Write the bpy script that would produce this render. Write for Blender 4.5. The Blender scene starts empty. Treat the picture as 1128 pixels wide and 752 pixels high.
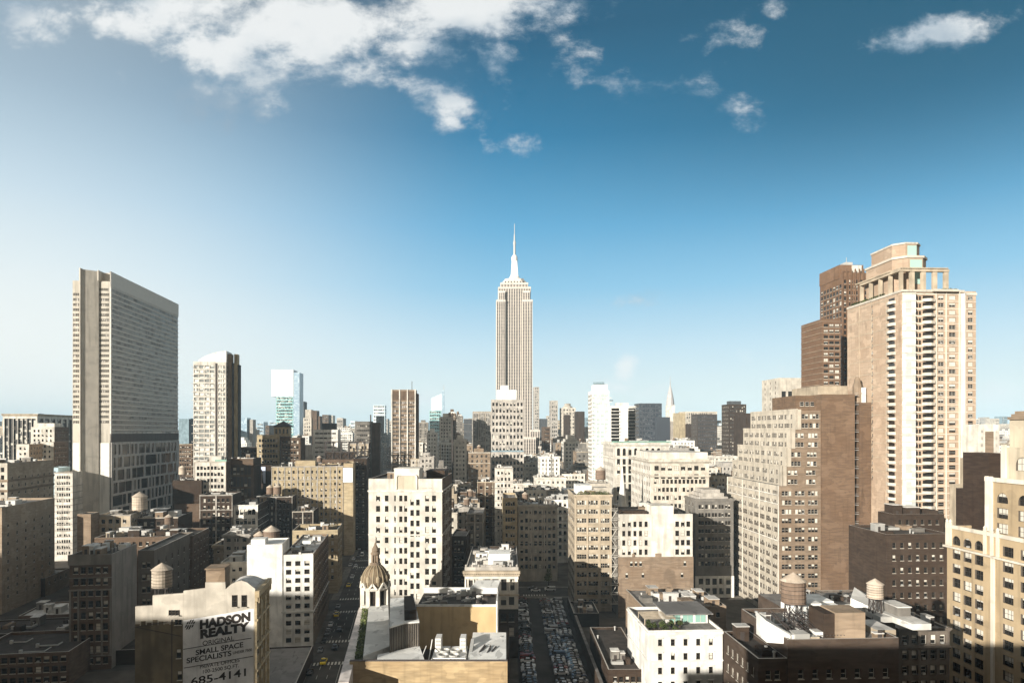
import bpy, math, random
from mathutils import Vector
R = math.radians
random.seed(7)
SC = bpy.context.scene
COL = SC.collection
# ------------------------------------------------------------------ camera
EYE = 80.0                      # the camera stands on a roof, 80 m over the street
CX, HY, FP = 564.0, 475.0, 767.0
cam = bpy.data.cameras.new('camera'); co = bpy.data.objects.new('camera', cam); COL.objects.link(co)
co.location = (0, 0, EYE); co.rotation_euler = (R(90), 0, 0)
cam.sensor_width = 36; cam.lens = 36*FP/1128; cam.shift_y = (HY-376)/1128
cam.clip_start = 1; cam.clip_end = 60000
SC.camera = co
# ------------------------------------------------------------------ world
SUN_AZ, SUN_EL = 38.0, 13.1     # light travels 38 deg to the right of the view, low
def lin(c):
    return tuple((x/255/12.92 if x/255 <= .04045 else ((x/255+.055)/1.055)**2.4) for x in c)
W = bpy.data.worlds.new('World'); SC.world = W; W.use_nodes = True
nt = W.node_tree; nt.nodes.clear()
def N(t, **k):
    n = nt.nodes.new(t)
    for a, v in k.items():
        if a == 'ins':
            for i, x in v.items(): n.inputs[i].default_value = x
        else: setattr(n, a, v)
    return n
def LK(a, b): nt.links.new(a, b)
def M(op, a, b=None, c=None, clamp=False):
    n = N('ShaderNodeMath', operation=op, use_clamp=clamp)
    for i, x in enumerate((a, b, c)):
        if x is None: continue
        if isinstance(x, (int, float)): n.inputs[i].default_value = x
        else: LK(x, n.inputs[i])
    return n.outputs[0]
def MIX(f, a, b, bt='MIX'):
    n = N('ShaderNodeMix', data_type='RGBA', blend_type=bt)
    for i, x in ((0, f), (6, a), (7, b)):
        if isinstance(x, (int, float)): n.inputs[i].default_value = x
        elif isinstance(x, tuple): n.inputs[i].default_value = (*x[:3], 1)
        else: LK(x, n.inputs[i])
    return n.outputs[2]
def MR(x, a, b, c=0., d=1., st='SMOOTHSTEP'):
    n = N('ShaderNodeMapRange', interpolation_type=st)
    LK(x, n.inputs[0])
    for i, v in enumerate((a, b, c, d)): n.inputs[i+1].default_value = v
    return n.outputs[0]
tc = N('ShaderNodeTexCoord'); sp = N('ShaderNodeSeparateXYZ'); LK(tc.outputs['Generated'], sp.inputs[0])
dx, dy, dz = sp.outputs
ys = M('MAXIMUM', dy, .08)
u = M('DIVIDE', dx, ys); v = M('DIVIDE', dz, ys)
ramp = N('ShaderNodeValToRGB'); LK(dz, ramp.inputs[0])
stops = [(0, (238, 244, 240)), (.05, (226, 240, 240)), (.12, (194, 224, 240)), (.20, (136, 196, 230)), (.28, (92, 170, 214)), (.39, (22, 120, 165)), (.50, (0, 84, 120)), (1, (10, 60, 90))]
el = ramp.color_ramp.elements
while len(el) > 1: el.remove(el[0])
el[0].position = 0; el[0].color = (*lin(stops[0][1]), 1)
for p_, c_ in stops[1:]:
    e = el.new(p_); e.color = (*lin(c_), 1)
skyn = N('ShaderNodeTexSky', sky_type='NISHITA', sun_disc=False, sun_elevation=R(SUN_EL), sun_rotation=R(180+SUN_AZ), altitude=80, dust_density=1.2)
nis = N('ShaderNodeVectorMath', operation='SCALE'); LK(skyn.outputs[0], nis.inputs[0]); nis.inputs[3].default_value = .1
sky = MIX(.05, ramp.outputs[0], nis.outputs[0])
lf = M('MULTIPLY', MR(dx, .02, -.62), MR(dz, .45, .05, .35, .95))           # sun haze towards the left
sky = MIX(lf, sky, lin((248, 250, 246)))
sky = MIX(M('MULTIPLY', MR(dx, -.05, .55, 0, .9), MR(dz, .2, .48)), sky, (.0, .085, .165))
# clouds, in directions of the sky
def cv(sx, sy, off=(0, 0, 0)):
    c = N('ShaderNodeCombineXYZ'); LK(M('MULTIPLY', u, sx), c.inputs[0]); LK(M('MULTIPLY', v, sy), c.inputs[1]); c.inputs[2].default_value = off[2]
    return c.outputs[0]
def noise(vec, scale, det=8, rough=.55, dist=0.):
    n = N('ShaderNodeTexNoise'); LK(vec, n.inputs['Vector'])
    n.inputs['Scale'].default_value = scale; n.inputs['Detail'].default_value = det
    n.inputs['Roughness'].default_value = rough; n.inputs['Distortion'].default_value = dist
    return n.outputs[0]
n1 = noise(cv(1, 1.5), 7.5, 12, .62, .15); n2 = noise(cv(1, 1.4, (0, 0, 3)), 19, 10, .66, .1)
nn = M('ADD', M('MULTIPLY', n1, .62), M('MULTIPLY', n2, .38))
blobs = [ # px, py, rx, ry, weight, rotation
 (200, 10, 150, 40, 1.0, 8), (340, 30, 110, 46, 1.2, 4), (250, 70, 75, 50, 1.05, 25), (200, 105, 40, 22, .8, 30), (380, 78, 60, 18, .9, -5), (500, 8, 130, 34, 1.15, -4), (430, 30, 70, 34, 1.0, 0), (590, 2, 40, 16, .7, 0), (25, 15, 60, 26, .85, 15), (215, 95, 34, 38, .72, 20),
 (440, 50, 60, 26, .9, 8), (545, 75, 30, 36, .8, -30), (495, 112, 46, 20, 1.0, 22), (500, 135, 20, 14, .8, 0), (285, 132, 30, 24, .55, 30), (137, 92, 14, 18, .5, 0),
 (628, 50, 26, 34, .44, -30), (800, 36, 70, 14, .42, -14), (850, 18, 16, 12, .6, 0), (1030, 36, 66, 17, 1.4, -8), (958, 52, 20, 9, .55, 0),
 (700, 92, 34, 22, .4, 0), (822, 120, 26, 20, .45, -35), (765, 90, 40, 14, .42, -10), (570, 165, 34, 16, .38, -10), (690, 402, 15, 17, 1.1, 0), (860, 404, 50, 12, .42, 0),
 (720, 425, 90, 14, .45, 0), (450, 440, 170, 14, .5, 0), (330, 425, 70, 22, .5, 0), (690, 332, 60, 8, .4, 0), (1090, 440, 60, 18, .55, 0), (930, 350, 60, 10, .3, 0), (620, 430, 40, 16, .45, 0)]
mask = None
for (px, py, rx, ry, wt, rot) in blobs:
    a, b = (px-CX)/FP, (HY-py)/FP; rx, ry = rx/FP*1.15, ry/FP*1.25; t = R(-rot)
    uu = M('SUBTRACT', u, a); vv = M('SUBTRACT', v, b)
    p = M('ADD', M('MULTIPLY', uu, math.cos(t)/rx), M('MULTIPLY', vv, math.sin(t)/rx))
    q = M('ADD', M('MULTIPLY', uu, -math.sin(t)/ry), M('MULTIPLY', vv, math.cos(t)/ry))
    d = M('SQRT', M('ADD', M('MULTIPLY', p, p), M('MULTIPLY', q, q)))
    m = M('MULTIPLY', M('SUBTRACT', 1.35, d), wt)
    mask = m if mask is None else M('MAXIMUM', mask, m)
mask = M('MAXIMUM', mask, -.6)
dens = M('ADD', M('MULTIPLY', M('SUBTRACT', nn, .5), 5.0), M('MULTIPLY', mask, 1.02))
dens = M('MULTIPLY', MR(dens, .28, 1.3, 0, 1), MR(dy, .05, .2))
shade = noise(cv(1, 1.3, (0, 0, 8)), 4.5, 5, .5)
cc = MIX(MR(M('ADD', shade, M('MULTIPLY', dens, -.12)), .3, .55), lin((238, 240, 240)), lin((148, 170, 188)))
cc = MIX(MR(dz, .22, .02), cc, lin((236, 242, 243)))
sky = MIX(M('MULTIPLY', dens, .95), sky, cc)
# unseen sky behind and overhead: warm, grey tones added to fill the shade
warm = MIX(MR(noise(tc.outputs['Generated'], 2.2, 5), .4, .65), (.29, .26, .22), (.60, .51, .40))
sky = MIX(MR(dy, .12, -.35), sky, warm)
sky = MIX(MR(dz, .5, .85, 0, .85), sky, (.27, .27, .26))
bg = N('ShaderNodeBackground'); LK(sky, bg.inputs[0]); bg.inputs[1].default_value = .56
wo = N('ShaderNodeOutputWorld'); LK(bg.outputs[0], wo.inputs[0])
# ------------------------------------------------------------------ sun
sl = bpy.data.lights.new('sun', 'SUN'); sl.energy = 5.0; sl.angle = R(.5); sl.color = (1, .94, .84)
so = bpy.data.objects.new('sun', sl); COL.objects.link(so)
D = Vector((math.sin(R(SUN_AZ))*math.cos(R(SUN_EL)), math.cos(R(SUN_AZ))*math.cos(R(SUN_EL)), -math.sin(R(SUN_EL))))
so.rotation_euler = D.to_track_quat('-Z', 'Y').to_euler(); so.location = (0, -50, 300)
vs = SC.view_settings; vs.view_transform = 'Standard'; vs.look = 'None'; vs.gamma = 1; vs.exposure = .9; vs.use_curve_mapping = False
cy = SC.cycles; cy.max_bounces = 5; cy.diffuse_bounces = 3; cy.glossy_bounces = 2; cy.volume_bounces = 0; cy.transparent_max_bounces = 4
cy.use_adaptive_sampling = True; cy.adaptive_threshold = .02; cy.caustics_reflective = False; cy.caustics_refractive = False
cy.sample_clamp_indirect = 4

# ------------------------------------------------------------------ materials
MATS = {}
def mat(key, col, rough=.85, kind='stone', var=.25, metal=0., bump=0.):
    k = (key, col, rough, kind)
    if k in MATS: return MATS[k]
    m = bpy.data.materials.new(key); m.use_nodes = True
    t = m.node_tree; b = t.nodes['Principled BSDF']
    b.inputs['Roughness'].default_value = rough; b.inputs['Metallic'].default_value = metal
    b.inputs['Specular IOR Level'].default_value = .5 if rough < .5 else .15
    nd = t.nodes.new; lk = t.links.new
    tc = nd('ShaderNodeTexCoord')
    oi = nd('ShaderNodeObjectInfo')
    def no(scale, sc3, det=4):
        mp = nd('ShaderNodeMapping'); mp.inputs['Scale'].default_value = sc3; lk(tc.outputs['Object'], mp.inputs[0])
        ad = nd('ShaderNodeVectorMath'); ad.operation = 'ADD'; lk(mp.outputs[0], ad.inputs[0])
        cr = nd('ShaderNodeVectorMath'); cr.operation = 'SCALE'; cr.inputs[0].default_value = (37, 91, 53); lk(oi.outputs['Random'], cr.inputs[3]); lk(cr.outputs[0], ad.inputs[1])
        n = nd('ShaderNodeTexNoise'); n.inputs['Scale'].default_value = scale; n.inputs['Detail'].default_value = det; lk(ad.outputs[0], n.inputs['Vector'])
        return n.outputs[0]
    def mix(f, a, bb, bt='MIX'):
        n = nd('ShaderNodeMix'); n.data_type = 'RGBA'; n.blend_type = bt
        for i, x in ((0, f), (6, a), (7, bb)):
            if isinstance(x, (int, float)): n.inputs[i].default_value = x
            elif isinstance(x, tuple): n.inputs[i].default_value = (*x[:3], 1)
            else: lk(x, n.inputs[i])
        return n.outputs[2]
    def rng(x, a, b_, c=0, d=1):
        n = nd('ShaderNodeMapRange'); n.interpolation_type = 'SMOOTHSTEP'; lk(x, n.inputs[0])
        for i, v_ in enumerate((a, b_, c, d)): n.inputs[i+1].default_value = v_
        return n.outputs[0]
    dark = tuple(x*(1-var) for x in col); lite = tuple(min(.92, x*(1+var*.6)) for x in col)
    if kind == 'brick':
        c = mix(rng(no(1.0, (.25, .25, 1.6), 5), .3, .7), dark, lite)
        c = mix(rng(no(1.0, (.9, .9, .06), 4), .5, .8, 0, .5), c, tuple(x*.5 for x in col))
        c = mix(rng(no(.08, (1, 1, 1), 3), .35, .7, 0, .5), c, (col[0]*.8, col[1]*.72, col[2]*.65)); c = mix(rng(no(.16, (1, 1, 1.4), 2), .58, .6, 0, .3), c, tuple(min(.9, x*1.5) for x in col)); c = mix(rng(no(.22, (1, 1, .5), 5), .62, .7, 0, .5), c, tuple(x*.5 for x in col))
    elif kind == 'roof':
        c = mix(rng(no(.35, (1, 1, 1), 6), .3, .7), dark, lite)
        c = mix(rng(no(.12, (1, 1, 1), 3), .48, .54, 0, .45), c, tuple(x*.6 for x in col)); c = mix(rng(no(.5, (1, .3, 1), 4), .6, .64, 0, .6), c, tuple(x*.45 for x in col))
    elif kind == 'plain':
        c = mix(rng(no(.6, (1, 1, 1), 3), .3, .7), tuple(x*(1-var*.4) for x in col), col)
    elif kind == 'asphalt':
        c = mix(rng(no(.2, (1, 1, 1), 6), .3, .7), dark, lite)
        c = mix(rng(no(.05, (1, 1, 1), 3), .5, .7, 0, .6), c, tuple(x*1.6 for x in col))
    else:   # stone, stucco
        c = mix(rng(no(.25, (1, 1, .8), 5), .3, .7), dark, lite)
        c = mix(rng(no(1.0, (.6, .6, .04), 4), .48, .75, 0, .6), c, tuple(x*.5 for x in col)); c = mix(rng(no(.15, (1, 1, 1.6), 3), .6, .63, 0, .28), c, tuple(x*.6 for x in col))
    tint = nd('ShaderNodeMapRange'); lk(oi.outputs['Random'], tint.inputs[0]); tint.inputs[3].default_value = .9; tint.inputs[4].default_value = 1.08
    sc = nd('ShaderNodeVectorMath'); sc.operation = 'SCALE'; lk(c, sc.inputs[0]); lk(tint.outputs[0], sc.inputs[3])
    lk(sc.outputs[0], b.inputs['Base Color'])
    MATS[k] = m
    return m
def glassmat(key, col, rough=.12, cells=False, lite=(.5, .47, .4), amt=.3, metal=0.):
    k = (key,)
    if k in MATS: return MATS[k]
    m = bpy.data.materials.new(key); m.use_nodes = True
    t = m.node_tree; b = t.nodes['Principled BSDF']; nd = t.nodes.new; lk = t.links.new
    b.inputs['Roughness'].default_value = rough; b.inputs['Specular IOR Level'].default_value = .6; b.inputs['Metallic'].default_value = metal
    if cells:      # some rooms have their pale blinds down
        tc = nd('ShaderNodeTexCoord'); oi = nd('ShaderNodeObjectInfo')
        ad = nd('ShaderNodeVectorMath'); ad.operation = 'ADD'; lk(tc.outputs['Object'], ad.inputs[0]); lk(oi.outputs['Random'], ad.inputs[1])
        sn = nd('ShaderNodeVectorMath'); sn.operation = 'SNAP'; lk(ad.outputs[0], sn.inputs[0]); sn.inputs[1].default_value = (2.2, 2.2, 1.75)
        wn = nd('ShaderNodeTexWhiteNoise'); lk(sn.outputs[0], wn.inputs[0])
        mr = nd('ShaderNodeMapRange'); lk(wn.outputs[0], mr.inputs[0]); mr.inputs[1].default_value = 1-amt; mr.inputs[2].default_value = 1-amt*.6
        mx = nd('ShaderNodeMix'); mx.data_type = 'RGBA'; lk(mr.outputs[0], mx.inputs[0]); mx.inputs[6].default_value = (*col, 1); mx.inputs[7].default_value = (*lite, 1)
        lk(mx.outputs[2], b.inputs['Base Color'])
        ro = nd('ShaderNodeMapRange'); lk(mr.outputs[0], ro.inputs[0]); ro.inputs[3].default_value = rough; ro.inputs[4].default_value = .6; lk(ro.outputs[0], b.inputs['Roughness'])
    else: b.inputs['Base Color'].default_value = (*col, 1)
    MATS[k] = m
    return m
C = dict(white=(.75, .73, .68), cream=(.50, .455, .385), ivory=(.62, .58, .51), tan=(.25, .19, .135), sand=(.42, .35, .26), brown=(.125, .088, .062), umber=(.052, .036, .026),
         dark=(.035, .026, .02), grey=(.19, .175, .155), pale=(.40, .37, .33), red=(.14, .08, .055), yellow=(.40, .30, .175), slate=(.08, .085, .09), blue=(.22, .30, .34), rose=(.22, .165, .118), gold=(.42, .345, .225))
def wall(c, kind=None):
    if kind is None: kind = 'brick' if c in ('tan', 'brown', 'umber', 'dark', 'red', 'yellow', 'rose', 'gold') else 'stone'
    return mat(c+'_'+kind, C[c], .85, kind)
G_DARK = glassmat('window_glass', (.018, .016, .014))
G_CELL = glassmat('window_rooms', (.035, .03, .026), .3, True)
G_BLIND = mat('blind', (.62, .58, .50), .7, 'plain')
G_FRAME_D = mat('dark_frame', (.06, .05, .04), .6, 'plain'); G_FRAME_L = mat('light_frame', (.55, .52, .46), .6, 'plain')
ROOF_D = mat('tar_roof', (.07, .06, .052), .9, 'roof'); ROOF_G = mat('grey_roof', (.25, .23, .21), .9, 'roof', .3); ROOF_L = mat('silver_roof', (.62, .6, .56), .8, 'roof', .18)
ROOF_W = mat('white_roof', (.8, .79, .75), .8, 'roof', .08)
METAL = mat('dark_steel', (.06, .05, .045), .5, 'plain'); GALV = mat('galvanised_steel', (.5, .49, .46), .45, 'plain', metal=.3)
WOOD = mat('tank_wood', (.22, .16, .12), .9, 'brick'); WOODL = mat('pale_tank_wood', (.5, .43, .35), .9, 'brick')
LEAF = mat('leaves', (.09, .12, .035), .8, 'roof', .6); LEAF2 = mat('dark_leaves', (.05, .06, .025), .8, 'roof', .5)

# ------------------------------------------------------------------ mesh helpers
class MB:
    def __init__(s): s.v = []; s.f = []; s.m = []
    def poly(s, pts, m=0):
        n = len(s.v); s.v += [tuple(p) for p in pts]; s.f.append(tuple(range(n, n+len(pts)))); s.m.append(m)
    def box(s, x0, x1, y0, y1, z0, z1, m=0, bottom=True):
        n = len(s.v); s.v += [(x0, y0, z0), (x1, y0, z0), (x1, y1, z0), (x0, y1, z0), (x0, y0, z1), (x1, y0, z1), (x1, y1, z1), (x0, y1, z1)]
        fs = [(0, 1, 5, 4), (1, 2, 6, 5), (2, 3, 7, 6), (3, 0, 4, 7), (4, 5, 6, 7)] + ([(3, 2, 1, 0)] if bottom else [])
        for f in fs: s.f.append(tuple(n+i for i in f)); s.m.append(m)
        return s
    def prism(s, pts, z0, z1, m=0, mt=None):
        n = len(pts)
        zt = z1 if isinstance(z1, (list, tuple)) else [z1]*n
        for i in range(n):
            a, b = pts[i], pts[(i+1) % n]; j = (i+1) % n
            s.poly([(a[0], a[1], z0), (b[0], b[1], z0), (b[0], b[1], zt[j]), (a[0], a[1], zt[i])], m)
        s.poly([(p[0], p[1], zt[i]) for i, p in enumerate(pts)], m if mt is None else mt)
        s.poly([(p[0], p[1], z0) for p in reversed(pts)], m)
        return s
    def lathe(s, prof, n=16, cx=0, cy=0, m=0, ph=0.):
        b = len(s.v)
        for (r, z) in prof:
            for i in range(n):
                a = ph+2*math.pi*i/n; s.v.append((cx+r*math.cos(a), cy+r*math.sin(a), z))
        for k in range(len(prof)-1):
            for i in range(n):
                j = (i+1) % n; s.f.append((b+k*n+i, b+k*n+j, b+(k+1)*n+j, b+(k+1)*n+i)); s.m.append(m)
        s.f.append(tuple(b+(len(prof)-1)*n+i for i in range(n))); s.m.append(m)
        return s
    def bar(s, a, b, r=.1, m=0):
        a = Vector(a); b = Vector(b); d = (b-a)
        if d.length < 1e-6: return s
        d.normalize(); up = Vector((0, 0, 1)) if abs(d.z) < .9 else Vector((1, 0, 0))
        x = d.cross(up).normalized()*r; y = d.cross(x).normalized()*r
        n = len(s.v)
        for p in (a, b):
            for q in (x+y, x-y, -x-y, -x+y): s.v.append(tuple(p+q))
        for f in ((0, 1, 5, 4), (1, 2, 6, 5), (2, 3, 7, 6), (3, 0, 4, 7), (3, 2, 1, 0), (4, 5, 6, 7)): s.f.append(tuple(n+i for i in f)); s.m.append(m)
        return s
    def mesh(s, name, mats):
        me = bpy.data.meshes.new(name); me.from_pydata(s.v, [], s.f)
        for m in mats: me.materials.append(m)
        if len(mats) > 1: me.polygons.foreach_set('material_index', s.m)
        me.update(); return me
    def build(s, name, mats, parent=None, loc=(0, 0, 0), rz=0.):
        if not isinstance(mats, (list, tuple)): mats = [mats]
        o = bpy.data.objects.new(name, s.mesh(name, mats)); COL.objects.link(o)
        o.parent = parent; o.location = loc; o.rotation_euler = (0, 0, rz)
        return o
def tag(o, label, cat, group=None):
    o['label'] = label; o['category'] = cat
    if group: o['group'] = group
    return o
def empty(name, loc, rz, label, cat, group=None):
    o = bpy.data.objects.new(name, None); COL.objects.link(o); o.location = loc; o.rotation_euler = (0, 0, rz); o.empty_display_size = 1
    return tag(o, label, cat, group)
def link(name, me, parent, loc, rz=0., sc=None):
    o = bpy.data.objects.new(name, me); COL.objects.link(o); o.parent = parent; o.location = loc; o.rotation_euler = (0, 0, rz)
    if sc: o.scale = sc
    return o
def struct(o, k='structure'): o['kind'] = k; return o
def PX(px, Y): return (px-CX)/FP*Y
def ZY(py, Y): return EYE-(py-HY)*Y/FP
def GY(py, z=0.): return (EYE-z)*FP/(py-HY)

# ------------------------------------------------------------------ windows
WC = {}
def window_mesh(w, h, var, fm, sub):
    k = (round(w, 2), round(h, 2), var, fm, sub)
    if k in WC: return WC[k]
    b = MB(); t = .07 if w > .9 else .05
    zb = {0: h, 1: h*.62, 2: .0, 3: h*.4, 4: h*.8}[var]
    pane = MB() if sub else b
    if zb > 0: pane.poly([(0, 0, 0), (w, 0, 0), (w, 0, zb), (0, 0, zb)], 1)
    if zb < h: pane.poly([(0, -.01, zb), (w, -.01, zb), (w, -.01, h), (0, -.01, h)], 2)
    b.box(0, t, -.08, -.012, 0, h); b.box(w-t, w, -.08, -.012, 0, h); b.box(t, w-t, -.08, -.012, 0, t); b.box(t, w-t, -.08, -.012, h-t, h)
    b.box(t, w-t, -.075, -.012, h*.5-.04, h*.5+.04)
    if w > 1.9:
        n = max(2, int(w/1.1))
        for i in range(1, n): b.box(w*i/n-.04, w*i/n+.04, -.07, -.012, t, h-t)
    b.box(-.12, w+.12, -.42, -.085, -.16, .0, 3)
    if var == 4: c_ = min(w*.5, .7); b.box(w*.5-c_*.5, w*.5+c_*.5, -.6, -.09, .02, .45, 4)
    fmat = G_FRAME_D if fm == 'd' else G_FRAME_L
    WC[k] = (b.mesh('window', [fmat, G_DARK, G_BLIND, SILL, GALV]), pane.mesh('pane', [fmat, G_DARK, G_BLIND]) if sub else None)
    return WC[k]
SILL = mat('sill_stone', (.5, .46, .39), .8, 'plain')
def grid(Wd, Ht, n=4, fl=3.8, w=1.3, h=1.9, k=1, gap=.25, mx=1.2, t=2.2, z0=5., arch=0, rows=None, skip=None):
    """openings: rows of (z0, z1, [(u0,u1)...], arch)"""
    out = []; bay = (Wd-2*mx)/n; w = min(w, (bay-.35)/k-gap*(k-1)/k)
    us = []
    for i in range(n):
        if skip and i in skip: continue
        c = mx+bay*(i+.5); tw = k*w+(k-1)*gap
        for j in range(k): us.append((c-tw/2+j*(w+gap), c-tw/2+j*(w+gap)+w))
    z = Ht-t-h; r = 0
    while z > z0 and (rows is None or r < rows):
        out.append((z, z+h, us, r < arch)); z -= fl; r += 1
    return out[::-1]
def facade(mb, O, ud, nd, Wd, Ht, rows, dep, mw=0, mr=0, mp=None):
    O = Vector(O); ud = Vector(ud); nd = Vector(nd); zu = Vector((0, 0, 1))
    def q(u0, u1, v0, v1, m, off=0.):
        o = O-nd*off
        mb.poly([o+ud*u0+zu*v0, o+ud*u1+zu*v0, o+ud*u1+zu*v1, o+ud*u0+zu*v1], m)
    z = 0.
    for (a, b, us, arch) in rows:
        if a > z: q(0, Wd, z, a, mw)
        x = 0.
        for (p, r) in us:
            if p > x: q(x, p, a, b, mw)
            x = r
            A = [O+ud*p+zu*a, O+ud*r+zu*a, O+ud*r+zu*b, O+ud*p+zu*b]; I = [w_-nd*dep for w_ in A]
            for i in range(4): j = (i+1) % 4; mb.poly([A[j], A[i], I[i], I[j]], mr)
            if mp is not None: mb.poly(I, mp)
            if arch:
                rr = (r-p)/2; cz = b-rr; c = (p+r)/2
                for s_ in (-1, 1):
                    pts = [O+ud*(c+s_*rr)+zu*b]+[O+ud*(c+s_*rr*math.cos(t_))+zu*(cz+rr*math.sin(t_)) for t_ in [i*math.pi/10 for i in range(6)]]
                    pts = [p_+nd*.02 for p_ in pts]
                    mb.poly(pts if s_ < 0 else pts[::-1], mw)
        if x < Wd: q(x, Wd, a, b, mw)
        z = b
    if z < Ht: q(0, Wd, z, Ht, mw)
FOOT = []      # footprints for the filler: (polygon, px range, visible bottom, Y)
BUILT = []
class Bld:
    """a building; local x runs along its front, local y away from the viewer"""
    def __init__(s, name, label, xl, xr, top, Y, L, vp=515., wallc='tan', front=None, left=None, right=None, ref='l', vb=None, roof=None, par=1.0, z0=0., cat='building', group=None,
                 mode='obj', dep=.35, cornice=None, fm='d', sub=False, corm=None, plainside=None, H=None, limit=100, cell=None, blind=.35, fp=True):
        d = Vector(((vp-CX)/FP, 1, 0)).normalized(); r = Vector((d.y, -d.x, 0))
        s.d, s.r = d, r
        def solve(px, Q, sg):      # walk from Q along r until it projects to px
            k = (px-CX)/FP
            return (k*Q.y-Q.x)/(r.x-k*r.y)
        if ref == 'l':
            A = Vector((PX(xl, Y), Y, 0)); s.W = solve(xr, A, 1)
        else:
            B = Vector((PX(xr, Y), Y, 0)); w_ = solve(xl, B, -1); A = B+r*w_; s.W = -w_
        s.A = A; s.L = L; s.H = H if H is not None else ZY(top, Y)
        s.H -= z0; s.ang = math.atan2(r.y, r.x); s.Y = Y; s.wallc = wallc
        s.root = empty(name, (A.x, A.y, z0), s.ang, label, cat, group)
        s.wm = wall(wallc) if isinstance(wallc, str) else wallc
        sm = (wall(plainside) if isinstance(plainside, str) else plainside) or s.wm
        W_, H_ = s.W, s.H
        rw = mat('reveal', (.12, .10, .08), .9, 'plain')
        cellm = cell or G_CELL
        mb = MB(); stuff = MB(); cnt = 0; mp = 4 if mode == 'cell' else None
        faces = {'front': ((0, 0, 0), (1, 0, 0), (0, -1, 0), W_, 0., front), 'left': ((0, L, 0), (0, -1, 0), (-1, 0, 0), L, -90., left), 'right': ((W_, 0, 0), (0, 1, 0), (1, 0, 0), L, 90., right)}
        wins = []
        for fn, (O, ud, nd_, wd, ang, g) in faces.items():
            mwall = 0 if fn == 'front' or not plainside else 1
            if isinstance(g, tuple): segs = [(u0, (u1 if u1 is not None else wd), rr) for (u0, u1, rr) in g]
            else: segs = [(0, wd, g)]
            for (u0, u1, g_) in segs:
                rows = g_ if isinstance(g_, list) else (grid(u1-u0, H_, **g_) if g_ else [])
                O_ = Vector(O)+Vector(ud)*u0
                facade(mb, O_, ud, nd_, u1-u0, H_, rows, dep, mwall, 2, mp)
                if mode == 'obj':
                    for (a, b, us, arch) in rows:
                        for (p, q) in us: wins.append((a, p, q-p, b-a, O_, ud, nd_, ang))
        mb.poly([(0, L, 0), (0, L, H_), (W_, L, H_), (W_, L, 0)], 1)
        # parapet top and inside
        if par > 0:
            t = .35; hi = H_; lo = H_-par
            mb.poly([(0, 0, hi), (W_, 0, hi), (W_-t, t, hi), (t, t, hi)], 3); mb.poly([(W_, 0, hi), (W_, L, hi), (W_-t, L-t, hi), (W_-t, t, hi)], 3)
            mb.poly([(W_, L, hi), (0, L, hi), (t, L-t, hi), (W_-t, L-t, hi)], 3); mb.poly([(0, L, hi), (0, 0, hi), (t, t, hi), (t, L-t, hi)], 3)
            q = [(t, t), (W_-t, t), (W_-t, L-t), (t, L-t)]
            for i in range(4): a, b = q[i], q[(i+1) % 4]; mb.poly([(b[0], b[1], lo), (a[0], a[1], lo), (a[0], a[1], hi), (b[0], b[1], hi)], 1)
        mb.build('wall', [s.wm, sm, rw, mat('coping', (.5, .47, .42), .8, 'plain'), cellm], s.root)
        rb = MB(); zr = H_-par; t = .35 if par > 0 else 0; rb.poly([(t, t, zr), (W_-t, t, zr), (W_-t, L-t, zr), (t, L-t, zr)])
        rb.build('roof', roof or ROOF_G, s.root); s.zr = zr
        # windows: the largest in view as parts, the rest as one
        wins.sort(key=lambda w_: -w_[0]); rnd = random.Random(int(xl*7+Y))
        for i, (a, p, w_, h_, O, ud, nd_, ang) in enumerate(wins):
            P_ = Vector(O)+Vector(ud)*p-Vector(nd_)*(dep-.0)+Vector((0, 0, a))
            x_ = rnd.random(); var = (4 if x_ > .9 else 0) if x_ > blind else (1 if x_ > blind*.6 else (2 if x_ > blind*.35 else 3))
            if i < limit:
                me, pm = window_mesh(w_, h_, var, fm, sub)
                o = link('window', me, s.root, P_, R(ang))
                if pm: link('pane', pm, o, (0, 0, 0))
            else:
                u_ = Vector(ud); z_ = Vector((0, 0, 1)); n_ = Vector(nd_)
                stuff.poly([P_, P_+u_*w_, P_+u_*w_+z_*h_, P_+z_*h_], 1 if var in (2,) else 0)
                if var in (1, 3): stuff.poly([P_+n_*.02+z_*h_*.6, P_+n_*.02+u_*w_+z_*h_*.6, P_+n_*.02+u_*w_+z_*h_, P_+n_*.02+z_*h_], 1)
                stuff.poly([P_+n_*.05+z_*(h_*.5-.05), P_+n_*.05+u_*w_+z_*(h_*.5-.05), P_+n_*.05+u_*w_+z_*(h_*.5+.05), P_+n_*.05+z_*(h_*.5+.05)], 2)
        if stuff.f: struct(stuff.build('window', [G_DARK, G_BLIND, G_FRAME_D if fm == 'd' else G_FRAME_L], s.root), 'stuff')
        if cornice:
            ch, cp = cornice; s.band(H_-ch-.2, ch, cp, corm or s.wm, 'cornice')
        s.poly = [A, A+r*W_, A+r*W_+d*L, A+d*L]
        if fp:
            pts = [CX+FP*p.x/p.y for p in s.poly]
            FOOT.append(([(p.x, p.y) for p in s.poly], min(pts), max(pts), vb, Y))
        BUILT.append(s)
    def band(s, z, h, p, m=None, name='cornice', back=False):
        b = MB(); e = .03
        prof = [(0, 0), (.45, .35), (.6, 1.), (1., 1.)]
        b.box(-p, s.W+p, -p, -.004, z, z+h); b.box(-p, -.004, -.004, s.L, z, z+h); b.box(s.W+.004, s.W+p, -.004, s.L, z, z+h)
        b.box(-p*.5, s.W+p*.5, -p*.5, -.006, z-h*.6, z-.01)
        b.box(-p*.5, -.006, 0, s.L, z-h*.6, z-.01); b.box(s.W+.006, s.W+p*.5, 0, s.L, z-h*.6, z-.01)
        return b.build(name, m or s.wm, s.root)
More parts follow.
